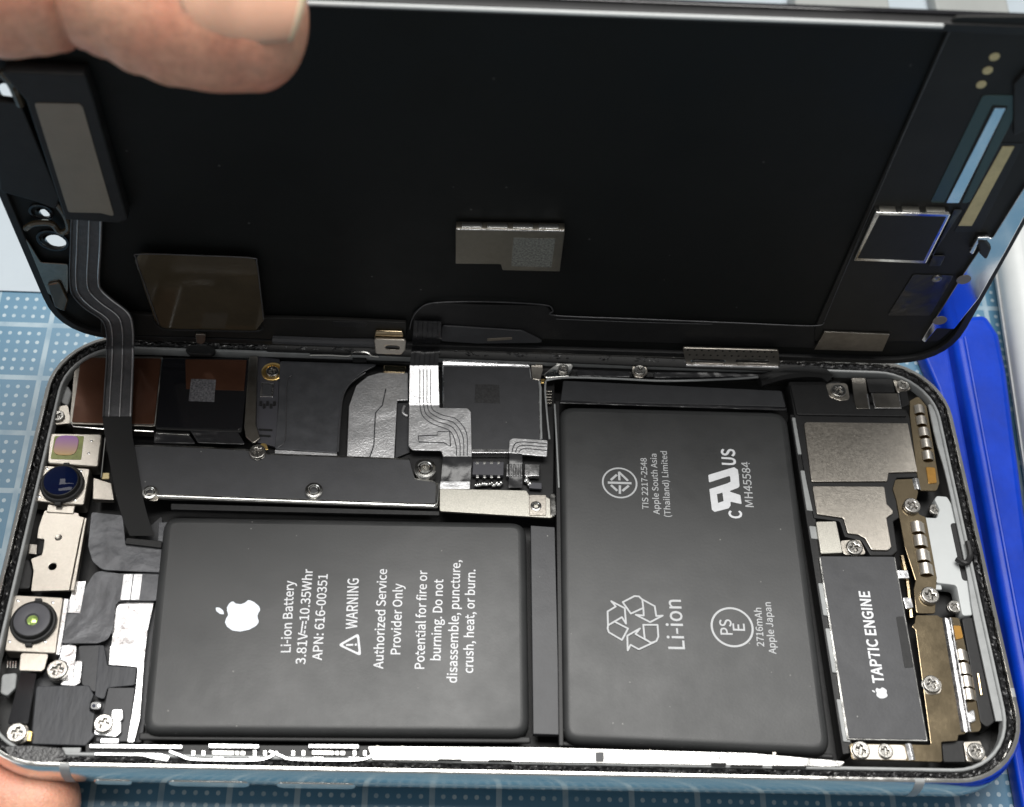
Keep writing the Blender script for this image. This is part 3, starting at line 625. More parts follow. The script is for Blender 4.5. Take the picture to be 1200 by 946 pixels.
# ---------------- front sensor column on the left
def box_module(name, px, z1, h, material, r=0.6, bevel=0.2):
    return plate(name, px, z1, h, material, ph, r, bevel, bres=2)
s1 = box_module('sensor_module', [(58, 507.5), (120, 508.5), (115, 547), (55, 543)], 5.2, 2.6, 'nickel')
plate('sensor_recess', [(64, 511), (98.5, 511), (95, 539), (59, 538)], 5.25, 0.12, 'green', s1, 0.3, 0.03)
cc = P(77.5, 522, 5.3); prism('sensor_window', rounded([(cc.x+a*1.75, cc.y+b*1.75) for a, b in ((-1, -1), (1, -1), (1, 1), (-1, 1))], 1.3), 5.35, 0.15, 'irid', s1, 0.05)
for i in range(3): plate('contact_pad', [(66+i*7.5, 530.5), (71+i*7.5, 530.5), (71+i*7.5, 533), (66+i*7.5, 533)], 5.30, 0.08, 'black', s1, 0.05, 0.02)
for i in range(3): plate('contact_pad', [(69+i*7, 512), (73+i*7, 512), (73+i*7, 514), (69+i*7, 514)], 5.30, 0.08, 'goldpaint', s1, 0.05, 0.02)
for x, y in ((107, 517), (104, 531.5)): put('weld_dot', lathe_mesh('weld_dot', [(0.24, -0.1), (0.2, 0.05), (0.1, 0.09), (0.02, 0.1)], 10), 'bright', s1, P(x, y, 5.2))
def lens(px, z, parent, iris, coil='plastic'):
    p = P(px[0], px[1], z)
    k = lathe_mesh('lens_barrel', [(3.15, -0.2), (3.15, 0.55), (3.0, 0.68), (2.75, 0.70), (2.7, 1.15), (2.55, 1.35), (2.45, 1.38), (2.35, 1.2), (2.3, 0.9)], 40)
    o = put('lens_barrel', k, coil, parent, p)
    for a in (55, 235):
        t = math.radians(a+35); d = Vector((math.cos(t), math.sin(t), 0))
        prism('barrel_tab', rounded([(p.x+d.x*2.7-d.y*.45, p.y+d.y*2.7+d.x*.45), (p.x+d.x*3.6-d.y*.45, p.y+d.y*3.6+d.x*.45), (p.x+d.x*3.6+d.y*.45, p.y+d.y*3.6-d.x*.45), (p.x+d.x*2.7+d.y*.45, p.y+d.y*2.7-d.x*.45)], 0.1), z+0.5, 0.5, 'plastic', parent, 0.05)
    if iris == 'wide':
        g = lathe_mesh('lens_glass', [(2.45, 1.30), (2.42, 1.42), (2.0, 1.62), (1.2, 1.78), (0.5, 1.84), (0.05, 1.85)], 40); put('lens_glass', g, 'lens', parent, p)
    else:
        f = lathe_mesh('lens_face', [(2.46, 1.36), (2.35, 1.40), (0.95, 1.24), (0.75, 1.05), (0.70, 1.00)], 40, False); put('lens_face', f, 'chip', parent, p)
        g = lathe_mesh('lens_glass', [(0.74, 1.02), (0.5, 1.14), (0.25, 1.19), (0.02, 1.2)], 24, False); put('lens_glass', g, 'iris', parent, p)
    return o
c1 = box_module('camera_module', [(47, 545), (106, 549), (98.5, 592), (40.5, 587.5)], 4.9, 2.6, 'nickel', 0.5, 0.18)
lens((73.5, 568.5), 4.9, c1, 'wide')
for x, y in ((55, 549), (95, 552), (46, 582), (88, 586)): put('weld_dot', bpy.data.meshes['weld_dot'], None, c1, P(x, y, 4.9))
bp_ = pp([(52, 598), (92, 601), (93, 605), (99, 606), (95, 622), (81, 692), (36, 693), (39, 669), (36, 655), (49, 650), (52, 632), (43, 631), (45, 618)], 4.3)
h1, h2 = P(68.5, 630, 4.3), P(61.5, 664, 4.3)
cov = prism('module_cover', rounded(bp_, 0.3), 4.3, 0.5, 'nickel', ph, 0.08, [circle(h2.x, h2.y, 0.55, 16)[::-1]])
put('rivet', lathe_mesh('rivet', [(0.55, -0.05), (0.5, 0.03), (0.45, 0.0), (0.05, 0.0)], 16), 'darkmetal', cov, (h1.x, h1.y, 4.31))
plate('cover_neck', [(56, 591), (88, 593), (86, 602), (54, 600)], 4.5, 0.4, 'nickel', cov, 0.2, 0.1)
plate('cover_side', [(99, 606), (102, 607), (87, 692), (82, 692)], 4.2, 1.2, 'nickel', cov, 0.1, 0.1)
c2 = box_module('camera_module', [(16, 697), (74.5, 700), (65, 766), (5, 763)], 4.7, 2.4, 'nickel', 0.4, 0.15)
lens((40, 730.5), 4.7, c2, 'narrow')
for x, y in ((21, 704), (62, 706), (11, 752), (53, 752)): put('weld_dot', bpy.data.meshes['weld_dot'], None, c2, P(x, y, 4.7))
plate('module_tab', [(24, 765), (57, 766), (52, 784), (48, 787), (22, 786)], 4.55, 0.4, 'nickel', c2, 0.4, 0.1)
plate('side_plate', [(75, 701), (81, 702), (70, 768), (65, 767)], 4.2, 1.0, 'bright', c2, 0.1, 0.08)
plate('side_latch', [(34, 637), (44, 638), (43, 650), (33, 649)], 4.0, 0.5, 'darkmetal', ph, 0.2, 0.1)
plate('side_well', [(47, 634), (52, 634), (49, 649), (44, 649)], 3.9, 0.3, 'black', ph, 0.05, 0.02)
plate('side_guide', [(24, 656), (34, 655), (38, 669), (35, 690), (18, 690)], 3.8, 1.2, 'plastic', ph, 0.5, 0.2)
plate('rf_contact', [(109, 559), (131, 566), (134, 586), (108, 585)], 4.6, 1.0, 'nickel', ph, 0.25, 0.15)
tube('coax', [P(124, 512, 4.8), P(121, 540, 4.8), P(119, 560, 4.6)], 0.16, 'steel', ph)
plate('coax_foot', [(119, 554), (128, 554), (128, 561), (119, 561)], 4.6, 0.4, 'goldpaint', ph, 0.15, 0.08)

# lower left corner
plate('sheet_base', [(84, 700), (190, 604), (190, 700), (166, 870), (36, 874), (40, 800), (60, 780)], 2.1, 0.5, 'greytape', ph, 0.3, 0.05)
chrome = plate('bright_plate', [(135, 704), (181, 703), (173, 740), (169, 775), (164, 842), (157, 870), (149, 870), (159, 808), (161, 782), (127, 779), (131, 750)], 3.2, 0.3, 'bright', ph, 0.3, 0.06)
plate('dotted_film', [(129, 757), (168, 757), (166, 779), (128, 777)], 3.25, 0.08, 'silverflex', chrome, 0.2, 0.02)
plate('bright_strip', [(88, 681), (101, 681), (94, 719), (77, 718)], 3.4, 0.3, 'bright', ph, 0.1, 0.05)
plate('loop_plate', [(73, 752), (90, 757), (88, 778), (84, 800), (72, 800), (66, 784)], 3.3, 0.4, 'bright', ph, 0.4, 0.06)
plate('hook_plate', [(88, 774), (97, 774), (94, 800), (88, 804), (70, 803), (73, 798), (85, 797)], 3.7, 0.35, 'bright', ph, 0.5, 0.08)
screw((68, 786), 4.0, 1.45, ph)
pad = plate('creased_sheet', [(42, 804), (104, 803), (110, 814), (106, 823), (105, 833), (111, 836), (108, 858), (112, 861), (100, 874), (36, 872)], 3.6, 0.4, 'pad', ph, 0.4, 0.12)
pad2 = plate('creased_sheet', [(122, 756), (126, 780), (160, 782), (158, 803), (126, 806), (122, 820), (111, 816), (116, 756)], 3.35, 0.3, 'pad', ph, 0.4, 0.08)
plate('grey_panel', [(127, 806), (158, 806), (149, 869), (112, 869), (120, 840)], 3.3, 0.3, 'greytape', ph, 0.2, 0.05)
plate('grey_panel', [(92, 757), (120, 756), (112, 812), (96, 802)], 3.25, 0.3, 'greytape', ph, 0.3, 0.05)
eye = plate('sensor_eye', [(106, 822), (120, 822), (119, 832), (105, 832)], 3.8, 0.4, 'gloss', ph, 0.6, 0.12)
for x in (110, 116): plate('eye_lens', [(x-2, 825), (x+2, 825), (x+1.5, 829), (x-2.3, 829)], 3.88, 0.15, 'lens' if x == 110 else 'solder', eye, 0.2, 0.05)
lug = plate('lug_plate', [(114, 842), (120, 839), (134, 839), (142, 845), (142, 858), (136, 864), (109, 861)], 3.9, 0.5, 'bright', ph, 0.5, 0.12)
plate('lug_tab', [(131, 831), (144, 831), (144, 842), (138, 848), (130, 842)], 4.0, 0.4, 'bright', lug, 0.4, 0.1)
plate('lug_foot', [(118, 865), (139, 865), (139, 871), (117, 871)], 4.6, 0.4, 'bright', lug, 0.1, 0.08)
screw((122, 849), 4.0, 1.3, ph)
plate('foam_patch', [(4, 874), (37, 873), (72, 876), (80, 889), (62, 895), (28, 893), (8, 884)], 5.9, 0.5, 'foam', ph, 0.5, 0.15)
plate('grey_wedge', [(72, 876), (95, 876), (92, 890), (80, 889)], 5.3, 0.5, 'lip', ph, 0.1, 0.08)
plate('gloss_flex', [(24, 788), (43, 789), (33, 848), (9, 848)], 4.2, 0.3, 'gloss', ph, 0.2, 0.08)
plate('grey_foot', [(2, 790), (20, 788), (18, 806), (8, 816), (0, 812)], 4.0, 0.8, 'lip', ph, 0.5, 0.2)
plate('screw_seat', [(11, 850), (32, 849), (35, 866), (24, 872), (12, 870)], 4.2, 0.5, 'nickel', ph, 0.6, 0.1)
screw((20.5, 860), 4.4, 1.35, ph)
plate('gold_spring', [(33, 856), (38, 857), (36, 869), (31, 868)], 4.3, 0.5, 'gold', ph, 0.15, 0.1)
for i in range(4): plate('coil_turn', [(8+i*3.2, 774), (10.2+i*3.2, 774), (9.4+i*3.2, 783), (7.2+i*3.2, 783)], 4.0, 0.5, 'steel', ph, 0.1, 0.1)

# flex tapes beside the left battery
fa = plate('flex_tape', [(107, 600), (144, 604), (147, 636), (193, 642), (189, 671), (120, 668), (108, 658), (103, 640)], 4.2, 0.25, 'flex', ph, [0.4, 0.4, 0.5, 0.2, 0.2, 2.0, 2.0, 1.0], 0.06)
fb = plate('flex_tape', [(112, 668), (140, 672), (189, 672), (185, 704), (136, 704), (132, 738), (126, 750), (114, 754), (73, 754), (76, 736), (79, 719), (94, 719), (99, 690)], 3.75, 0.25, 'flex', ph, [1.5, .5, .2, .2, .8, 1, 1.5, 1, .2, .2, .2, .2, 1.5], 0.06)
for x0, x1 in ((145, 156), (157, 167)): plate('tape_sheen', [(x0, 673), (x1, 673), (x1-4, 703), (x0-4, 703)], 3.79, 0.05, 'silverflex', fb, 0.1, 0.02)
plate('flex_step', [(186, 612), (197, 612), (192, 640), (185, 638)], 4.35, 0.2, 'flex', ph, 0.1, 0.05)
plate('connector', [(148, 630), (190, 634), (189, 642), (146, 637)], 4.7, 0.6, 'plastic', ph, 0.2, 0.1)

# ---------------- rear cameras
rc = plate('rear_camera', [(88, 417), (191, 418), (182, 500), (81, 497)], 5.1, 3.0, 'darkmetal', ph, 0.3, 0.1)
plate('camera_film', [(95, 419), (189, 420), (180.5, 497), (84, 495)], 5.2, 0.15, 'brownreflect', rc, 0.4, 0.05)  # whole cover coloured with its brown reflection
rc2 = plate('rear_camera', [(190, 419), (293, 420), (283, 507), (182, 503)], 5.1, 3.0, 'plastic', ph, 0.5, 0.1)
plate('camera_film', [(191, 420), (291, 421), (284, 500), (279, 504), (183, 501)], 5.2, 0.15, 'gloss', rc2, 0.4, 0.05)
plate('reflection_patch', [(217, 421), (289, 422), (286, 458), (218, 456)], 5.24, 0.06, 'brownreflect', rc2, 0.2, 0.02)  # brown reflection painted on as a patch of the black cover
plate('blank_label', [(224, 444), (253, 445), (251, 471), (221, 470)], 5.27, 0.05, 'dimlabel', rc2, 0.1, 0.02)
tube('camera_rim', [P(190, 420, 5.25), P(181.5, 500, 5.25)], 0.10, 'steel', rc)
tube('camera_rim', [P(83, 495, 5.2), P(86, 500, 5.2), P(120, 503, 5.0), P(180, 506, 5.0)], 0.12, 'steel', rc)
plate('camera_bracket', [(292, 417), (302, 417), (300, 497), (305, 513), (297, 520), (288, 512), (286, 500)], 5.15, 0.5, 'darkmetal', ph, 0.4, 0.1)
plate('bracket_ear', [(58, 478), (80, 474), (84, 496), (64, 498)], 4.8, 0.5, 'nickel', ph, 0.6, 0.1)
screw((68.5, 488.5), 4.9, 0.95, ph)
plate('grey_clip', [(66, 460), (78, 449), (84, 460), (80, 476), (72, 472)], 4.4, 0.8, 'lip', ph, 0.7, 0.2)
tape1 = plate('gloss_tape', [(181, 507), (220, 507), (230, 520), (180, 519)], 5.0, 0.3, 'cabledark', ph, 0.3, 0.1)
tape2 = plate('gloss_tape', [(222, 503), (279, 507), (288, 521), (232, 519)], 5.05, 0.3, 'cabledark', ph, 0.3, 0.1)
plate('tape_edge', [(183, 506), (222, 508), (222, 510), (183, 508)], 5.2, 0.2, 'steel', ph, 0.05, 0.05)

# ---------------- logic board area
bd = plate('circuit_board', [(300, 420), (327, 424), (650, 440), (648, 590), (300, 560)], 3.6, 0.8, 'plastic', ph, 0.3, 0.05)
pcb = plate('board_strip', [(302, 418), (328, 421), (324, 524), (300, 518)], 4.6, 0.6, 'chip', ph, 0.2, 0.06)
put('gold_ring', lathe_mesh('gold_ring', [(1.75, -0.3), (1.75, 0.12), (1.65, 0.18), (1.3, 0.18), (1.25, 0.0)], 28), 'gold', pcb, P(319.5, 436, 4.65))
screw((319.5, 436.5), 4.75, 1.0, ph)
plate('component_frame', [(306, 448), (321, 449), (320, 465.5), (304.5, 465)], 4.8, 0.3, 'bright', pcb, 0.1, 0.06)
plate('component', [(308, 450), (319, 450.5), (318, 463), (307, 462.5)], 5.0, 0.3, 'greytape', pcb, 0.1, 0.06)
for i in range(5): plate('component', [(304+4*i, 470+(i % 2)*3), (307+4*i, 470+(i % 2)*3), (307+4*i, 475+(i % 2)*3), (304+4*i, 475+(i % 2)*3)], 4.8, 0.3, 'plastic', pcb, 0.05, 0.04)
plate('component', [(303, 502), (319, 503), (319, 505), (303, 504)], 4.75, 0.2, 'black', pcb, 0.05, 0.04)
plate('component', [(303, 509), (317, 510), (317, 512), (303, 511)], 4.75, 0.2, 'black', pcb, 0.05, 0.04)
dark = plate('flat_cable', [(328, 423), (444, 427), (425, 436), (410, 448), (401, 464), (397.5, 490), (395, 531), (322, 526), (326, 480)], 5.0, 0.3, 'flex', ph, [.5, .3, 1, 1, 1, 1, .2, .4, .2], 0.08)
tube('cable_trace', spline([P(342, 440, 5.05), P(336, 450, 5.05), P(335, 500, 5.05), P(333, 518, 5.05), P(325, 525, 5.05)]), 0.09, 'cable', dark)
tube('cable_trace', spline([P(428, 437, 5.08), P(411, 449, 5.08), P(402, 464, 5.08), P(398.5, 490, 5.08), P(396, 530, 5.08)]), 0.16, 'cable', dark)
plate('cable_hem', [(322, 527), (395, 531.5), (395, 537), (322, 533)], 5.0, 0.3, 'silverflex', dark, 0.1, 0.06)
wf = plate('flat_cable', [(406.5, 537), (409, 476), (417.5, 452), (431, 441), (445, 437), (478, 437), (478, 469), (465.5, 469), (462, 538)], 5.1, 0.3, 'silverflex', ph, [.2, 1, 1.5, 1, .8, .2, .2, .3, .2], 0.07)
tube('cable_trace', [P(452, 456, 5.12), P(448, 475, 5.12), P(440, 484, 5.12), P(438, 522, 5.12), P(433, 537, 5.12)], 0.10, 'flex', wf)
plate('board_window', [(466, 470), (480, 470), (480, 530), (463, 537)], 4.2, 0.3, 'greytape', ph, 0.1, 0.04)
tube('window_ring', spline([P(474, 476, 4.4), P(472, 484, 4.4), P(478, 488, 4.4)]), 0.22, 'silverflex', ph)
shd = plate('shield_can', [(518, 416.5), (620, 418), (623, 443), (632, 445), (636, 531), (519, 531)], 5.05, 1.4, 'bright', ph, [.3, .3, .1, .3, .3, .3], 0.15)
plate('shield_tape', [(520, 429), (620.5, 430.5), (621.5, 444), (630.5, 446), (633, 527), (521, 526)], 5.12, 0.1, 'greytape', shd, 0.2, 0.03)
ribbon('shield_roll', [P(519, 415.5, 5.75), P(519.5, 427.5, 5.12)], [P(619, 417, 5.75), P(619.5, 429, 5.12)], -0.1, 'bright', shd)
plate('faint_label', [(557, 450), (585, 451), (586, 473), (556, 472)], 5.15, 0.04, 'darklabel', shd, 0.05, 0.01)
fx = plate('connector_flex', [(479.5, 473), (514.5, 473), (515, 478), (548, 478.5), (552, 483), (553, 536), (519.5, 536), (517, 528), (483, 527.5), (478.5, 522)], 5.55, 0.3, 'silverflex', ph, [.2, .2, .2, .5, .5, .2, .2, .4, .8, .8], 0.08)
slp = ribbon('flex_slope', [P(480.5, 428, 7.9), P(479.8, 452, 6.75), P(479.5, 475, 5.57)], [P(513.5, 428, 7.9), P(514, 452, 6.75), P(514.8, 475, 5.57)], -0.14, 'silverflex', ph)
for i in range(4):
    a = i*4.2
    tube('flex_trace', [P(492+a, 433, 7.78), P(492+a, 472, 5.85)], 0.06, 'flex', slp, 6)
    tube('flex_trace', spline([P(492+a, 472, 5.58), P(495+a, 487-a*.5, 5.58), P(507+a, 497-a*.8, 5.58), P(527+a*.6, 505-a*1.1, 5.58), P(534+a, 520-a, 5.58), P(535+a, 534, 5.58)]), 0.07, 'flex', fx, 6)
tube('flex_trace', [P(490, 511, 5.58), P(513, 510, 5.58), P(513, 506, 5.58), P(527, 506, 5.58), P(528, 523, 5.58), P(520, 519, 5.58), P(491, 518, 5.58), P(490, 511, 5.58)], 0.09, 'flex', fx, 6)
ribbon('folded_flex', [P(519, 535, 5.5), P(518.5, 541, 5.1), P(518, 549, 4.6), P(516, 571, 4.5)], [P(553, 535, 5.5), P(553, 541, 5.1), P(552, 549, 4.6), P(551, 571, 4.5)], 0.15, 'cabledark', ph)
plate('flex_end', [(516, 564), (551, 564), (551, 573), (515, 573)], 4.75, 0.3, 'silverflex', ph, 0.1, 0.08)
# plate over the connectors, black on top with bare steel edges
cp = plate('cover_plate', [(131, 541), (134, 521), (205, 521.5), (290, 526), (316, 531), (480, 537), (486, 560), (508, 563), (514, 566), (513, 595), (360, 590), (136, 582)], 5.3, 0.6, 'steel', ph, 0.3, 0.12)
plate('cover_tape', [(133, 541), (136, 523), (205, 523.5), (288, 528), (316, 533), (480, 539), (486, 562), (508, 565), (511, 568), (510, 590), (360, 585), (138, 577)], 5.36, 0.1, 'greytape', cp, 0.3, 0.04)
tube('plate_edge', [P(138, 579.5, 5.3), P(360, 588, 5.3), P(508, 593, 5.3), P(512, 590, 5.3), P(513.5, 567, 5.3)], 0.17, 'solder', cp)
plate('cover_skirt', [(200, 590), (515, 599), (515, 604), (200, 597)], 4.6, 0.5, 'plastic', ph, 0.2, 0.1)
def standoff(px, z, s, seat=None):
    if seat: plate('standoff_seat', seat, z-0.1, 0.25, 'nickel', ph, 0.6, 0.08)
    return put('standoff', RING, None, ph, P(px[0], px[1], z), s)
standoff((368, 576), 5.45, 1.35, [(352, 583), (354, 572), (362, 566), (374, 566), (380, 574), (379, 584)])
standoff((498, 551), 5.45, 1.7)
standoff((176, 578), 5.45, 1.15, [(166, 567), (182, 566), (186, 572), (186, 588), (172, 586)])
screw((302, 531), 5.5, 1.25, ph); plate('gold_leaf', [(305, 519), (312, 520), (315, 527), (307, 528)], 5.4, 0.15, 'gold', ph, 0.3, 0.05)
sb = plate('connector_bracket', [(515, 572.5), (617, 574.5), (622, 583), (640, 582), (651, 588), (651, 604), (645, 607), (604, 604.5), (515, 599)], 4.9, 0.5, 'grainnickel', ph, 0.3, 0.1)
qh = P(628, 594, 5.05)
prism('bracket_tongue', rounded(pp([(620, 580), (640, 580), (640, 604), (620, 604)], 5.05), 0.2), 5.05, 0.3, 'nickel', sb, 0.06, [circle(qh.x, qh.y, 0.75, 18)[::-1]])
put('standoff', RING, None, sb, P(628, 594, 4.9), 0.85)
chip = plate('chip', [(554.5, 541), (590.5, 541.5), (590, 557), (553.5, 556)], 4.9, 0.9, 'chip', ph, 0.1, 0.06)
for i in range(4):
    x = 559.5+i*8.3
    plate('chip_pin', [(x-1.7, 541.2), (x+1.7, 541.2), (x+1.6, 543.8), (x-1.7, 543.8)], 4.96, 0.15, 'solder', chip, 0.05, 0.03)
    plate('chip_pin', [(x-2, 555.5), (x+2, 555.5), (x+2, 560), (x-2, 560)], 4.7, 0.5, 'solder', chip, 0.1, 0.1)
    for k in range(3): put('solder_blob', lathe_mesh('solder_blob', [(0.42, -0.2), (0.36, 0.1), (0.2, 0.24), (0.03, 0.28)], 10), 'solder', ph, P(x-2+k*2.3, 567+random.uniform(-2, 2), 4.4), random.uniform(0.6, 1.1))
for i in range(5): plate('contact_rib', [(593+i*4.1, 543.5), (596.2+i*4.1, 543.5), (596.2+i*4.1, 558), (593+i*4.1, 558)], 4.95, 0.5, 'bright', ph, 0.1, 0.12)
plate('contact_block', [(614.5, 543.5), (633, 544), (632.5, 558), (614.5, 557.5)], 5.0, 0.8, 'bright', ph, 0.2, 0.12)
sf = plate('short_flex', [(597, 516), (601, 513.5), (642, 516), (641, 535), (596, 531)], 5.6, 0.3, 'silverflex', ph, [1, 1, .3, .2, .2], 0.08)
for i in range(3): tube('flex_trace', spline([P(600+i*4, 530, 5.63), P(603+i*4, 521+i*3, 5.63), P(612+i*3, 518+i*4, 5.63), P(641, 520+i*4, 5.63)]), 0.08, 'flex', sf, 6)
ribbon('folded_flex', [P(597, 531, 5.5), P(597, 536, 5.2), P(597, 543, 4.8), P(596, 572, 4.5)], [P(612, 532, 5.5), P(612, 537, 5.2), P(612, 543, 4.8), P(612, 572, 4.5)], 0.12, 'cabledark', ph)
plate('small_chip', [(620, 565), (635, 566), (635, 573), (620, 572)], 4.6, 0.5, 'chip', ph, 0.1, 0.08)
for x in (617, 621): put('solder_blob', bpy.data.meshes['solder_blob'], None, ph, P(x, 563+x-617, 4.4), 1.2)
# thin rails and wire between the shield can and the right battery
tube('thin_rail', [P(632, 447, 5.0), P(633.5, 455, 5.0), P(633.5, 480, 5.0), P(634.5, 515, 5.0)], 0.17, 'lip', ph)
tube('thin_rail', spline([P(672, 442, 5.2), P(645, 444, 5.2), P(639, 452, 5.1), P(641, 485, 5.0), P(644, 515, 5.0)]), 0.14, 'lip', ph)
tube('thin_rail', [P(650, 474, 5.0), P(651.5, 500, 5.0), P(655, 572, 5.0)], 0.14, 'lip', ph)
for i in range(5): plate('board_rib', [(640, 457+i*3.4), (647, 457+i*3.4), (647, 459+i*3.4), (640, 459+i*3.4)], 4.6, 0.4, 'darkmetal', ph, 0.05, 0.06)
plate('corner_frame', [(644, 579), (651, 578), (652, 603), (645, 606)], 5.0, 0.5, 'steel', ph, 0.4, 0.1)

# ---------------- hinge-side rail at the back
back = plate('back_rail', [(300, 405), (640, 414), (975, 428), (975, 446), (900, 443), (640, 440), (440, 424), (300, 418)], 4.6, 1.0, 'plastic', ph, 0.3, 0.15)
plate('rail_cover', [(312, 403), (640, 413), (962, 429), (962, 437), (640, 424), (312, 412)], 5.78, 0.3, 'black', ph, 0.3, 0.1)
tube('rail_wire', spline([P(363, 416, 5.6), P(385, 416, 5.6), P(408, 417, 5.6), P(414, 413.5, 5.6), P(428, 413.5, 5.6), P(436, 417, 5.6), P(444, 418, 5.6)]), 0.22, 'steel', back)
plate('clip_block', [(412, 415), (428, 415), (430, 424), (414, 424)], 5.2, 0.7, 'plastic', ph, 0.2, 0.1)
plate('brown_connector', [(450, 428), (476, 429), (475, 437), (449, 436)], 5.3, 0.6, 'brownnickel', ph, 0.2, 0.1)
lev = plate('silver_lever', [(637, 439), (648, 430), (655, 423), (672, 427), (667, 441), (640, 443)], 5.5, 0.5, 'steel', ph, 0.4, 0.12)
screw((660, 433), 5.6, 0.85, ph)
plate('shield_hook', [(622, 428), (628, 428), (628, 421), (636, 422), (636, 434), (633, 446), (624, 444)], 5.1, 0.4, 'nickel', ph, 0.2, 0.08)
plate('amber_dot', [(634, 444), (638.5, 444), (638, 449), (634, 449)], 5.2, 0.4, 'gold', ph, 0.15, 0.1)
tube('antenna_wire', spline([P(640, 446, 5.3), P(665, 442.5, 5.4), P(720, 444, 5.4), P(780, 446.5, 5.4), P(850, 444.5, 5.4), P(893, 441.5, 5.4), P(908, 436, 5.5), P(920, 432.5, 5.6), P(942, 432, 5.6)]), 0.17, 'lip', ph)
plate('rail_pad', [(676, 433), (738, 436), (740, 442), (676, 441)], 5.2, 0.5, 'cabledark', ph, 0.3, 0.15)
plate('rail_pad', [(766, 436), (905, 436), (900, 441), (766, 443)], 5.0, 0.5, 'cabledark', ph, 0.3, 0.15)
plate('rail_clip', [(741, 424), (757, 425), (759, 437), (753, 443), (744, 442), (741, 436)], 5.5, 0.4, 'nickel', ph, 0.6, 0.1)
screw((749.5, 435), 5.55, 0.95, ph)
tube('black_cable', spline([P(890, 447, 5.0), P(915, 440, 5.4), P(940, 437, 5.6), P(962, 438, 5.4), P(972, 444, 5.0)]), 1.0, 'plastic', ph)
plate('lip_block', [(219, 404), (250, 405), (253, 412), (248, 416), (222, 415), (217, 410)], 5.9, 0.8, 'plastic', ph, 0.7, 0.2)

# ================================================================== the display, standing on its hinge edge
DW, DH = 140.5, 68.6
dp = thing('display_panel', 'black display panel of the phone raised upright, its inner face and shielded chips showing', 'display', D_O)
dp.rotation_euler = Matrix((D_X, D_Y, D_N)).transposed().to_euler()
BASE[dp.name] = Vector((0, 0, 0))
def drect(d, r): return rounded([(d, d), (DW-d, d), (DW-d, DH-d), (d, DH-d)], r, 8)
ha, hb = D(48.5, 248, 0.0), D(62, 281, 0.0); hc = D(3, 104, 0)
def ell(c, a, b, n=20): return [Vector((c.x+a*math.cos(2*math.pi*k/n), c.y+b*math.sin(2*math.pi*k/n))) for k in range(n)][::-1]
def thru(dv, dr): return [ell(h+Vector((0, dv, 0)), a, b+dr) for h, a, b in ((ha, 0.95, 0.62), (hb, 1.75, 1.15), (hc, 1.2, 1.2))]
glass = prism('cover_glass', drect(0, 10.4), -0.9, 0.7, 'gloss', dp, 0.05, thru(-1.85, 0.65))
body = prism('panel_back', drect(0.5, 10.0), 0.0, 0.88, 'panel', dp, 0.05, thru(-0.65, 0.70))
prism('panel_frame', drect(0.1, 10.3), 0.7, 1.4, 'plastic', dp, 0.15, [drect(1.3, 9.2)[::-1]])
# edge strip along the top, light caught by the frame edge painted white
e0, e1 = D(300, 3, 0.9), D(1106, 29, 0.9)
tube('edge_strip', [D(250, 0, 0.9), D(480, 8, 0.9), D(700, 16, 0.9), D(1000, 26.5, 0.9), D(1105, 30.5, 0.9)], 0.28, 'white', dp)
brd = dplate('lower_board', [(1118, 20), (1215, 20), (1215, 235), (1130, 372), (1100, 400), (955, 400), (955, 385)], 0.45, 0.4, 'board', dp, [0.8, 0, 0, 0, 1, .3, .3], 0.06)
tube('board_edge', [D(1114, 34, 0.5), D(1060, 155, 0.5), D(985, 330, 0.5), D(966, 376, 0.5)], 0.07, 'cable', dp)
for x, y, r in ((1127, 31, .42), (1165.5, 67, .62), (1157.5, 83, .62), (1150, 99.5, .62)):
    q = D(x, y, 0.5); prism('gold_dot', circle(q.x, q.y, r, 16), 0.5, 0.08, 'goldpaint', brd, 0.02)
tl = dplate('teal_window', [(1152, 112), (1202, 112), (1136, 238), (1090, 238)], 0.55, 0.12, 'teal', dp, 0.5, 0.03)
dplate('window_border', [(1163, 124), (1181, 125), (1126, 241), (1106, 240)], 0.62, 0.08, 'black', tl, 0.15, 0.02)
dplate('mirror_bar', [(1166, 127), (1178.5, 127), (1123.5, 238), (1109, 238)], 0.68, 0.08, 'mirror', tl, 0.1, 0.02)
dplate('gold_tape', [(1175, 172), (1189, 172), (1139, 265), (1123, 265)], 0.6, 0.12, 'goldpaint', dp, 0.08, 0.03)
dplate('tape_border', [(1170, 168), (1200, 168), (1148, 272), (1118, 272)], 0.52, 0.12, 'plastic', dp, 0.2, 0.03)
sq = dplate('shield_can', [(1026, 249), (1114.5, 251), (1085, 309.5), (1000, 306)], 1.7, 1.4, 'steel', dp, 0.3, 0.15)
dplate('shield_face', [(1030.5, 252.5), (1109, 254.5), (1082.5, 306), (1005, 303)], 1.76, 0.1, 'plastic', sq, 0.2, 0.03)
for a, b in ((1031, 1050), (1058, 1078), (1086, 1108)): dplate('shield_tab', [(a, 247.0+(a-1031)*.02), (b, 247.4+(a-1031)*.02), (b, 253), (a, 252.5)], 1.5, 0.9, 'grainnickel', sq, 0.05, 0.04)
mid = dplate('shield_can', [(534, 268), (662, 270), (656, 318.5), (589, 317), (587, 310), (534, 309.5)], 1.6, 1.35, 'dimnickel', dp, 0.15, 0.1)
for a in (541, 571, 601, 631): dplate('shield_tab', [(a, 266.2+(a-541)*.016), (a+24, 266.6+(a-541)*.016), (a+24, 272), (a, 272)], 1.42, 0.85, 'solder', mid, 0.08, 0.04)
dplate('shield_ledge', [(535, 268.5), (661, 270.5), (661, 272), (535, 270)], 1.66, 0.1, 'bright', mid, 0.02, 0.04)
dplate('plain_label', [(602, 279), (651, 280), (646, 313.5), (599, 312)], 1.66, 0.06, 'label', mid, 0.05, 0.01)
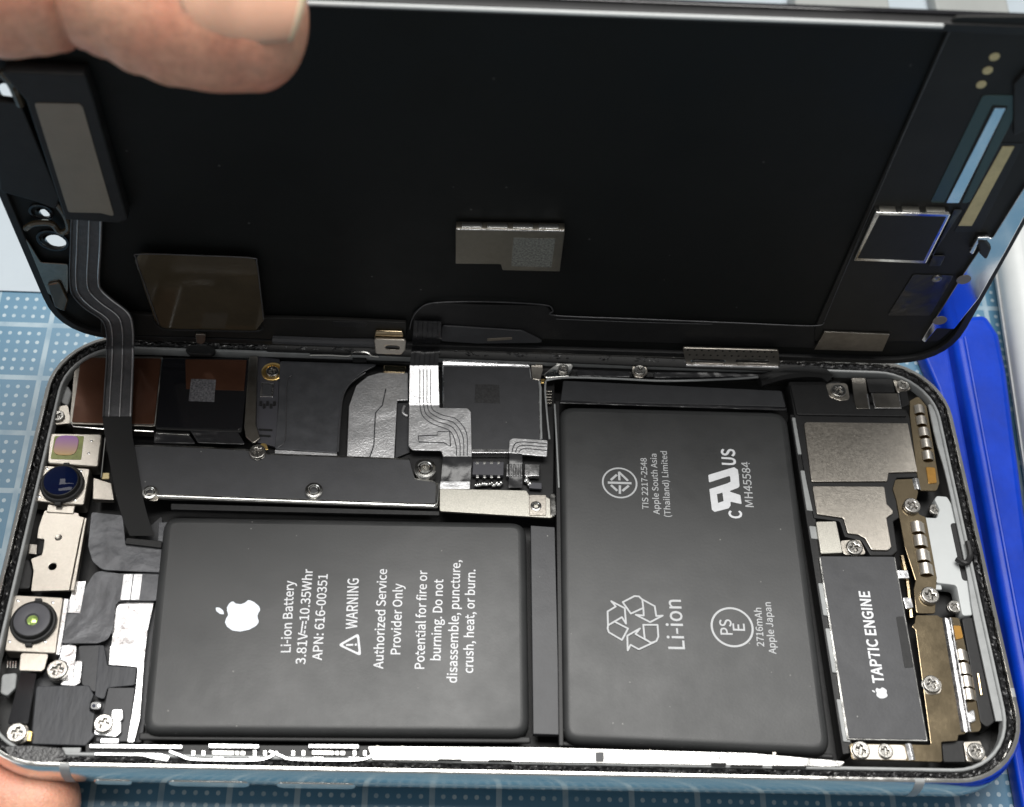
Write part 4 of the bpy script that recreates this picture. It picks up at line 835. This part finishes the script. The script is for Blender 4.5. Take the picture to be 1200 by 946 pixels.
stl = dplate('steel_bracket', [(1157, 280), (1163, 279), (1203, 216), (1208, 240), (1180, 292), (1147, 350), (1118, 386), (1098, 385), (1084, 402), (1080, 399), (1090, 383), (1135, 312)], 0.95, 0.5, 'mirror', dp, 0.25, 0.1)
for x, y in ((1129.5, 328), (1101.5, 376)):
    q = D(x, y, 1.0); prism('tan_dot', circle(q.x, q.y, 1.05, 16), 1.0, 0.08, 'tan', stl, 0.02)
dplate('black_clip', [(1146, 282), (1154, 283), (1162, 292), (1156, 306), (1148, 298)], 1.5, 0.8, 'plastic', dp, 0.4, 0.2)
dplate('clip_frame', [(1136, 296), (1146, 279), (1160, 278), (1160, 281), (1148, 283), (1140, 299)], 1.3, 0.6, 'bright', dp, 0.2, 0.1)
dplate('flex_patch', [(1070, 322), (1118, 323), (1090, 370), (1040, 370)], 0.6, 0.15, 'cabledark', dp, 0.4, 0.05)
q = D(1098, 327, 0.7); put('eyelet', lathe_mesh('eyelet', [(0.75, -0.1), (0.7, 0.1), (0.5, 0.12), (0.4, 0.0), (0.3, -0.05)], 18), 'darkmetal', dp, q)
dplate('flex_patch', [(1118, 246), (1128, 246), (1092, 300), (1108, 300), (1102, 312), (1088, 312)], 0.8, 0.2, 'cabledark', dp, 0.3, 0.06)
dplate('grey_tab', [(966, 389), (1043, 392), (1034, 412), (954, 410)], 0.9, 0.4, 'darkmetal', dp, 0.1, 0.06)
# long flat tapes and raised edges along the hinge side
dplate('hinge_tape', [(484, 368), (500, 356), (640, 359), (650, 371), (955, 383), (955, 408), (486, 392)], 0.35, 0.3, 'plastic', dp, [1, 1.5, .8, .8, .3, .3, .3], 0.08)
tube('tape_seam', spline([D(480, 386, 0.5), D(485, 370, 0.5), D(500, 357, 0.5), D(530, 354, 0.5), D(580, 354, 0.5), D(638, 357.5, 0.5), D(648, 364, 0.5), D(652, 370, 0.5), D(750, 374, 0.5), D(850, 378, 0.5), D(950, 382, 0.5), D(966, 378, 0.5)]), 0.10, 'cable', dp, 6)
tube('tape_seam', [D(652, 374, 0.5), D(740, 377.5, 0.5), D(835, 380, 0.5)], 0.08, 'cable', dp, 6)
dplate('hinge_strip', [(518, 382), (612, 388), (640, 402), (560, 403), (516, 400)], 0.7, 0.3, 'greytape', dp, 0.6, 0.1)
dplate('pale_dash', [(571, 397), (600, 395.5), (600, 398), (571, 400)], 0.76, 0.06, 'tan', dp, 0.02, 0.02)
tray = dplate('left_rail', [(118, 366), (200, 371), (308, 373), (390, 375), (476, 379), (476, 402), (118, 392)], 0.9, 0.7, 'board', dp, 0.3, 0.15)
tube('rail_bead', [D(320, 398, 1.2), D(400, 401, 1.2), D(472, 402, 1.2)], 0.75, 'greytape', dp, 10)
dplate('rail_step', [(388, 377), (432, 378), (428, 384), (393, 383)], 1.15, 0.3, 'plastic', dp, 0.3, 0.1)
clip = dplate('hinge_clip', [(438, 398), (476, 399), (475, 411), (470, 416), (440, 415)], 2.0, 0.5, 'nickel', dp, 0.4, 0.12, [stadium(D(456, 407.5, 2), D(464, 408, 2), 0.6)[::-1]])
dplate('clip_crown', [(440, 388), (472, 389), (474, 398), (438, 397)], 1.4, 0.6, 'brownnickel', clip, 0.3, 0.15)
hs = [stadium(D(a, 424, 2), D(b, 424.5, 2), 0.55)[::-1] for a, b in ((814, 846), (866, 898))]
mesh_ = dplate('perforated_clip', [(800, 408), (912, 411), (914, 430), (804, 428)], 1.9, 0.4, 'nickel', dp, 0.3, 0.1, hs)
for i in range(13):
    for j in range(2):
        q = D(806+i*8.2, 410.5+j*5.5+i*0.22, 1.95); prism('perforation', circle(q.x+0.3*j, q.y, 0.17, 8), 1.93, 0.05, 'black', mesh_, 0.0)
tube('clip_lip', [D(804, 428, 2.1), D(912, 430.5, 2.1)], 0.22, 'bright', mesh_)
dplate('small_hook', [(229, 392), (241, 392), (240, 401), (236, 404), (230, 402)], 1.6, 0.5, 'nickel', dp, 0.3, 0.1)
# smoked film flap
fl = dplate('film_flap', [(158, 305), (164, 297), (294, 302), (302, 308), (310, 374), (300, 388), (192, 385), (182, 377)], 1.35, 0.16, 'film', dp, 0.8, 0.05)
tube('flap_edge', spline([D(186, 380, 1.4), D(170, 335, 1.4), D(160, 305, 1.4), D(164, 298, 1.4), D(230, 299.5, 1.4), D(294, 302.5, 1.4), D(301, 309, 1.4), D(305, 340, 1.4), D(309, 374, 1.4)]), 0.09, 'cable', fl, 6)
tube('flap_line', spline([D(180, 376, 1.5), D(192, 386, 1.5), D(240, 387.5, 1.5), D(300, 388.5, 1.5), D(308, 383, 1.5)]), 0.16, 'plastic', fl, 6)
# sensor bracket at the earpiece end
ep = dplate('earpiece_box', [(0, 84), (100, 88), (110, 118), (150, 258), (140, 262), (76, 258), (30, 118)], 2.2, 2.1, 'plastic', dp, 0.5, 0.25)
dplate('tan_plate', [(40, 121), (93, 122), (97, 126), (134, 254), (118, 250), (80, 249)], 2.3, 0.15, 'tan', ep, [0.5, 0.4, 0.4, 0.4, 0.2, 0.4], 0.04)
dplate('sensor_carrier', [(-10, 118), (24, 122), (70, 232), (66, 246), (40, 236), (0, 225)], 1.5, 1.2, 'plastic', dp, 0.6, 0.2)
for (cx, cy, a) in ((ha.x, ha.y, 1.35), (hb.x, hb.y, 1.95), (hc.x, hc.y, 1.6)):
    prism('sensor_collar', circle(cx, cy, a+0.35, 24), 0.28, 0.26, 'gloss', dp, 0.08, [circle(cx, cy, a*0.95, 24)[::-1]])
tube('clear_glue', spline([D(64, 236, 0.9), D(76, 252, 1.3), D(80, 268, 1.2), D(70, 272, 1.0), D(60, 262, 1.0), D(40, 262, 0.9), D(30, 268, 0.9)]), 0.45, 'film', dp)
tube('clear_glue', spline([D(0, 84, 1.2), D(12, 96, 1.4), D(20, 112, 1.3), D(24, 122, 1.0)]), 0.6, 'film', dp)
prism('chrome_corner', rounded(dd([(26, 272), (48, 308), (80, 310), (80, 340), (74, 356), (56, 344)], 0.8), 0.4), 0.8, 0.25, 'darkmetal', dp, 0.08)
dplate('corner_glue', [(55, 334), (70, 331), (80, 352), (76, 366), (64, 360)], 1.2, 0.4, 'film', dp, 0.5, 0.18)
dplate('edge_bracket', [(1188, 100), (1206, 80), (1206, 150), (1188, 160)], 1.0, 0.6, 'plastic', dp, 0.3, 0.15)

# ---------------- ribbon cable running from the display down into the phone
def WD(x, y, w):
    q = D(x, y, w); return D_O+D_X*q.x+D_Y*q.y+D_N*q.z
lf = [WD(83, 256, 1.6), WD(82, 290, 1.2), WD(81, 325, 1.2), WD(84, 345, 1.2), WD(98, 361, 1.4), WD(116, 373, 2.0), WD(122, 381, 2.4), WD(124.5, 394, 2.6), P(124.3, 409, 8.0), P(124, 426, 7.0), P(122, 455, 6.7), P(120, 488, 6.5)]
rt = [WD(120, 256, 1.6), WD(119, 290, 1.2), WD(117, 325, 1.2), WD(119, 338, 1.2), WD(131, 350, 1.4), WD(148, 363, 2.0), WD(155, 373, 2.4), WD(157.5, 390, 2.6), P(157.3, 408, 8.0), P(157, 426, 7.0), P(156, 455, 6.7), P(154.5, 488, 6.5)]
rib = ribbon('ribbon_cable', spline(lf, 4), spline(rt, 4), -0.14, 'cable', ph)
for f, rr_, mt in ((0.02, 0.13, 'cable'), (0.22, 0.09, 'silverflex'), (0.60, 0.09, 'silverflex'), (0.98, 0.13, 'silverflex')):  # silver ridges: the highlight along them is put into the colour
    tube('cable_ridge', spline([a.lerp(b, 0.02+f*0.96)+Vector((0, -0.16, 0.17)) for a, b in zip(lf, rt)], 4), rr_, mt, rib, 6)
lf2 = [P(120, 488, 6.5), P(121, 497, 6.2), P(123, 512, 5.9), P(129, 545, 5.8), P(136, 580, 5.6), P(143, 605, 5.0), P(152, 628, 4.3)]
rt2 = [P(154.5, 488, 6.5), P(154.5, 497, 6.2), P(155.5, 512, 5.9), P(161, 545, 5.8), P(167, 580, 5.6), P(173, 605, 5.0), P(181, 628, 4.3)]
ribbon('cable_tail', spline(lf2, 4), spline(rt2, 4), -0.14, 'black', ph)
# second ribbon, over the middle of the hinge edge
lf3 = [WD(485, 376, 1.0), WD(484, 392, 1.6), P(482.5, 404, 9.6), P(482, 412, 9.4), P(481, 420, 8.8), P(480.5, 428, 8.0)]
rt3 = [WD(517, 377, 1.0), WD(517, 393, 1.6), P(515.5, 404, 9.6), P(515, 412, 9.4), P(514, 420, 8.8), P(513.5, 428, 8.0)]
r3 = ribbon('ribbon_cable', spline(lf3, 5), spline(rt3, 5), -0.14, 'cabledark', ph)
for f in (0.15, 0.32, 0.5, 0.68, 0.85): tube('cable_ridge', spline([a.lerp(b, f)+Vector((0, -0.05, 0.05)) for a, b in zip(lf3, rt3)], 5), 0.06, 'cabledark', r3, 6)

# ================================================================== the hands
def finger(name, rings, parent=None, n=30):                                # rings: centre, half-axis vectors a and b
    V = []; Fc = []
    for c_, a, b in rings:
        for k in range(n):
            t = 2*math.pi*k/n; V.append(c_+a*math.cos(t)+b*math.sin(t))
    m = len(rings)
    for i in range(m-1):
        for k in range(n): Fc.append((i*n+k, i*n+(k+1) % n, (i+1)*n+(k+1) % n, (i+1)*n+k))
    Fc.append(tuple(range(n))); Fc.append(tuple(range((m-1)*n, m*n)))
    return mesh_from(name, V, Fc, 'skin', parent, 180)
def interp(tab, x):
    for (x0, *a), (x1, *b) in zip(tab, tab[1:]):
        if x0 <= x <= x1:
            t = (x-x0)/(x1-x0); t = t*t*(3-2*t); return [p+(q-p)*t for p, q in zip(a, b)]
    return list(tab[-1][1:])
# thumb over the top edge of the display: u, half width towards the camera, half height, lower edge of its outline
TH = [(-50, 12.0, 13.0, 62.0), (-15, 10.2, 10.8, 64.5), (2, 9.0, 9.4, 65.6), (11.8, 8.6, 8.9, 66.1), (15.5, 8.5, 8.8, 65.8), (19.1, 8.2, 8.4, 66.7), (21.3, 7.9, 8.1, 67.6), (22.2, 7.3, 7.3, 69.3), (23.1, 7.8, 7.9, 68.1), (25.1, 7.9, 8.0, 66.9), (28.4, 8.3, 8.4, 64.4), (31.9, 8.5, 8.6, 62.7), (36.7, 8.4, 8.5, 62.1), (40.6, 7.7, 8.0, 63.0)]
def thumb_ring(u):
    u0 = 40.6; k = 1.0
    if u > u0:
        t = (u-u0)/(46.5-u0); k = math.sqrt(max(0.0004, 1-t*t)); rw, rv, vb = 7.7, 8.0, 63.0
    else: rw, rv, vb = interp(TH, u)
    wc = 1.0+rw; vc = vb-2.6+0.56*rv+1.48*(wc+0.83*rw-10)
    if u > u0: wc += (1-k)*1.2; vc += (1-k)*1.0
    return D_O+D_X*u+D_Y*vc+D_N*wc, D_N*rw*k, D_Y*rv*k
us = [-50+i*3 for i in range(18)]+[4+i*0.366 for i in range(100)]+[40.6+5.9*math.sin(math.radians(a)) for a in range(6, 91, 7)]
hand = finger('hand', [thumb_ring(u) for u in us])
tag(hand, 'bare thumb with a pale nail gripping the top edge of the raised display', 'hand')
V = []; Fc = []; nu, na = 18, 18
for i in range(nu+1):
    f = i/nu
    for j in range(na+1):
        g = j/na*2-1
        u = 34.2+12.8*f
        u += 2.6*g*g*(1-f)**2 - 1.5*g*g*f**2                            # rounded cuticle and rounded free edge
        c_, a, b_ = thumb_ring(min(u, 40.6)); over = max(0.0, u-40.6)
        ra, rb = a.length-0.045*over**2, b_.length-0.045*over**2
        t = math.radians(72+56*g*(1-0.10*f)); dirv = D_N*math.cos(t)+D_Y*math.sin(t)
        rad = 1/math.sqrt((math.cos(t)/ra)**2+(math.sin(t)/rb)**2)
        V.append(c_+D_X*over+dirv*(rad+0.28-0.50*g**4-(0.25*(1-f*3) if f < 0.33 else 0)))
for i in range(nu):
    for j in range(na): Fc.append((i*(na+1)+j, i*(na+1)+j+1, (i+1)*(na+1)+j+1, (i+1)*(na+1)+j))
nail = mesh_from('nail', V, Fc, 'nail', hand, 180)
nail.data.materials.append(M['nailtip'])
for p_ in nail.data.polygons:
    if p_.index >= na*(nu-1): p_.material_index = 1
sol = nail.modifiers.new('thickness', 'SOLIDIFY'); sol.thickness = 0.45*MM; sol.offset = -1

# fingertip steadying the front corner
FT = [(-45, 8.5, -11.0, -1.5), (-22, 7.2, -4.0, -1.9), (-3, 6.4, 0.2, -2.2), (5.4, 6.0, -0.6, -2.4), (9.9, 5.6, -1.2, -2.6)]
def tip_ring(x):
    k = 1.0
    if x > 9.9: t = (x-9.9)/(15.0-9.9); k = math.sqrt(max(0.0004, 1-t*t)); r, y, z = 5.6, -1.2, -2.6
    else: r, y, z = interp(FT, x)
    return Vector((x, y-0.3, z)), Vector((0, r*k, 0)), Vector((0, 0, r*0.92*k))
hand2 = finger('hand', [tip_ring(x) for x in [-45+i*2.5 for i in range(19)]+[1+i*1.0 for i in range(9)]+[9.9+5.1*math.sin(math.radians(a)) for a in range(6, 91, 7)]])
tag(hand2, 'bare fingertip propping up the front corner of the phone', 'hand')

# ================================================================== other things lying about
bt = thing('blue_pry_bar', 'glossy blue plastic bar with a rounded end lying beside the charging end of the phone', 'tool', (152, 40, 0))
BASE[bt.name] = Vector((152, 40, 0))
prism('flange', rounded([(140.5, 80), (147.5, 81), (148.5, -60), (145.2, -60), (144.7, 55), (143.3, 68)], 0.8), 3.2, 3.1, 'blue', bt, 0.5, (), 2)
prism('handle', rounded([(146.2, 76), (149, 80.5), (152.6, 81), (154.2, 77), (154.2, 70), (152.3, 42), (149.6, -5), (149.6, -60), (145.8, -60), (146.2, 0)], [1.5, 2, 1.5, 1.5, 5, 5, 5, 0.5, 0.5, 5], 6), 6.4, 6.3, 'blue', bt, 1.3, (), 4)
tube('ridge', [(148.0, 76, 6.35), (147.9, 30, 6.35), (147.7, -55, 6.35)], 0.3, 'blue', bt)
wc_ = thing('white_case', 'rounded white plastic case lying beside the blue bar', 'case', (176, 84, 0))
BASE[wc_.name] = Vector((176, 84, 0))
prism('case_body', rounded([(154.4, 40), (200, 20), (215, 128), (158.6, 118)], 4), 8.0, 7.9, 'white', wc_, 3.0, (), 5)
prism('case_seam', rounded([(154.1, 39.6), (200.3, 19.6), (215.3, 128.3), (158.3, 118.3)], 4), 3.8, 0.5, 'lip', wc_, 0.15, (), 1)
tag(on_table(slab('paper_strip', 60, 300, 146, 230, -1.6, 0.35, 'paper', 1, 0.05)), 'long white strip of paper on the table beyond the display', 'paper')
tag(on_table(slab('grey_block', 128, 147, 150, 160, 3.5, 5.0, 'greybox', 1, 0.5)), 'small grey plastic block on the white strip beyond the display', 'block')
tag(on_table(slab('grey_block', 157, 172, 152, 176, 2.0, 3.5, 'greybox', 1, 0.5)), 'flat grey plastic slab on the white strip beyond the display', 'block')

on_table(bt); on_table(wc_)
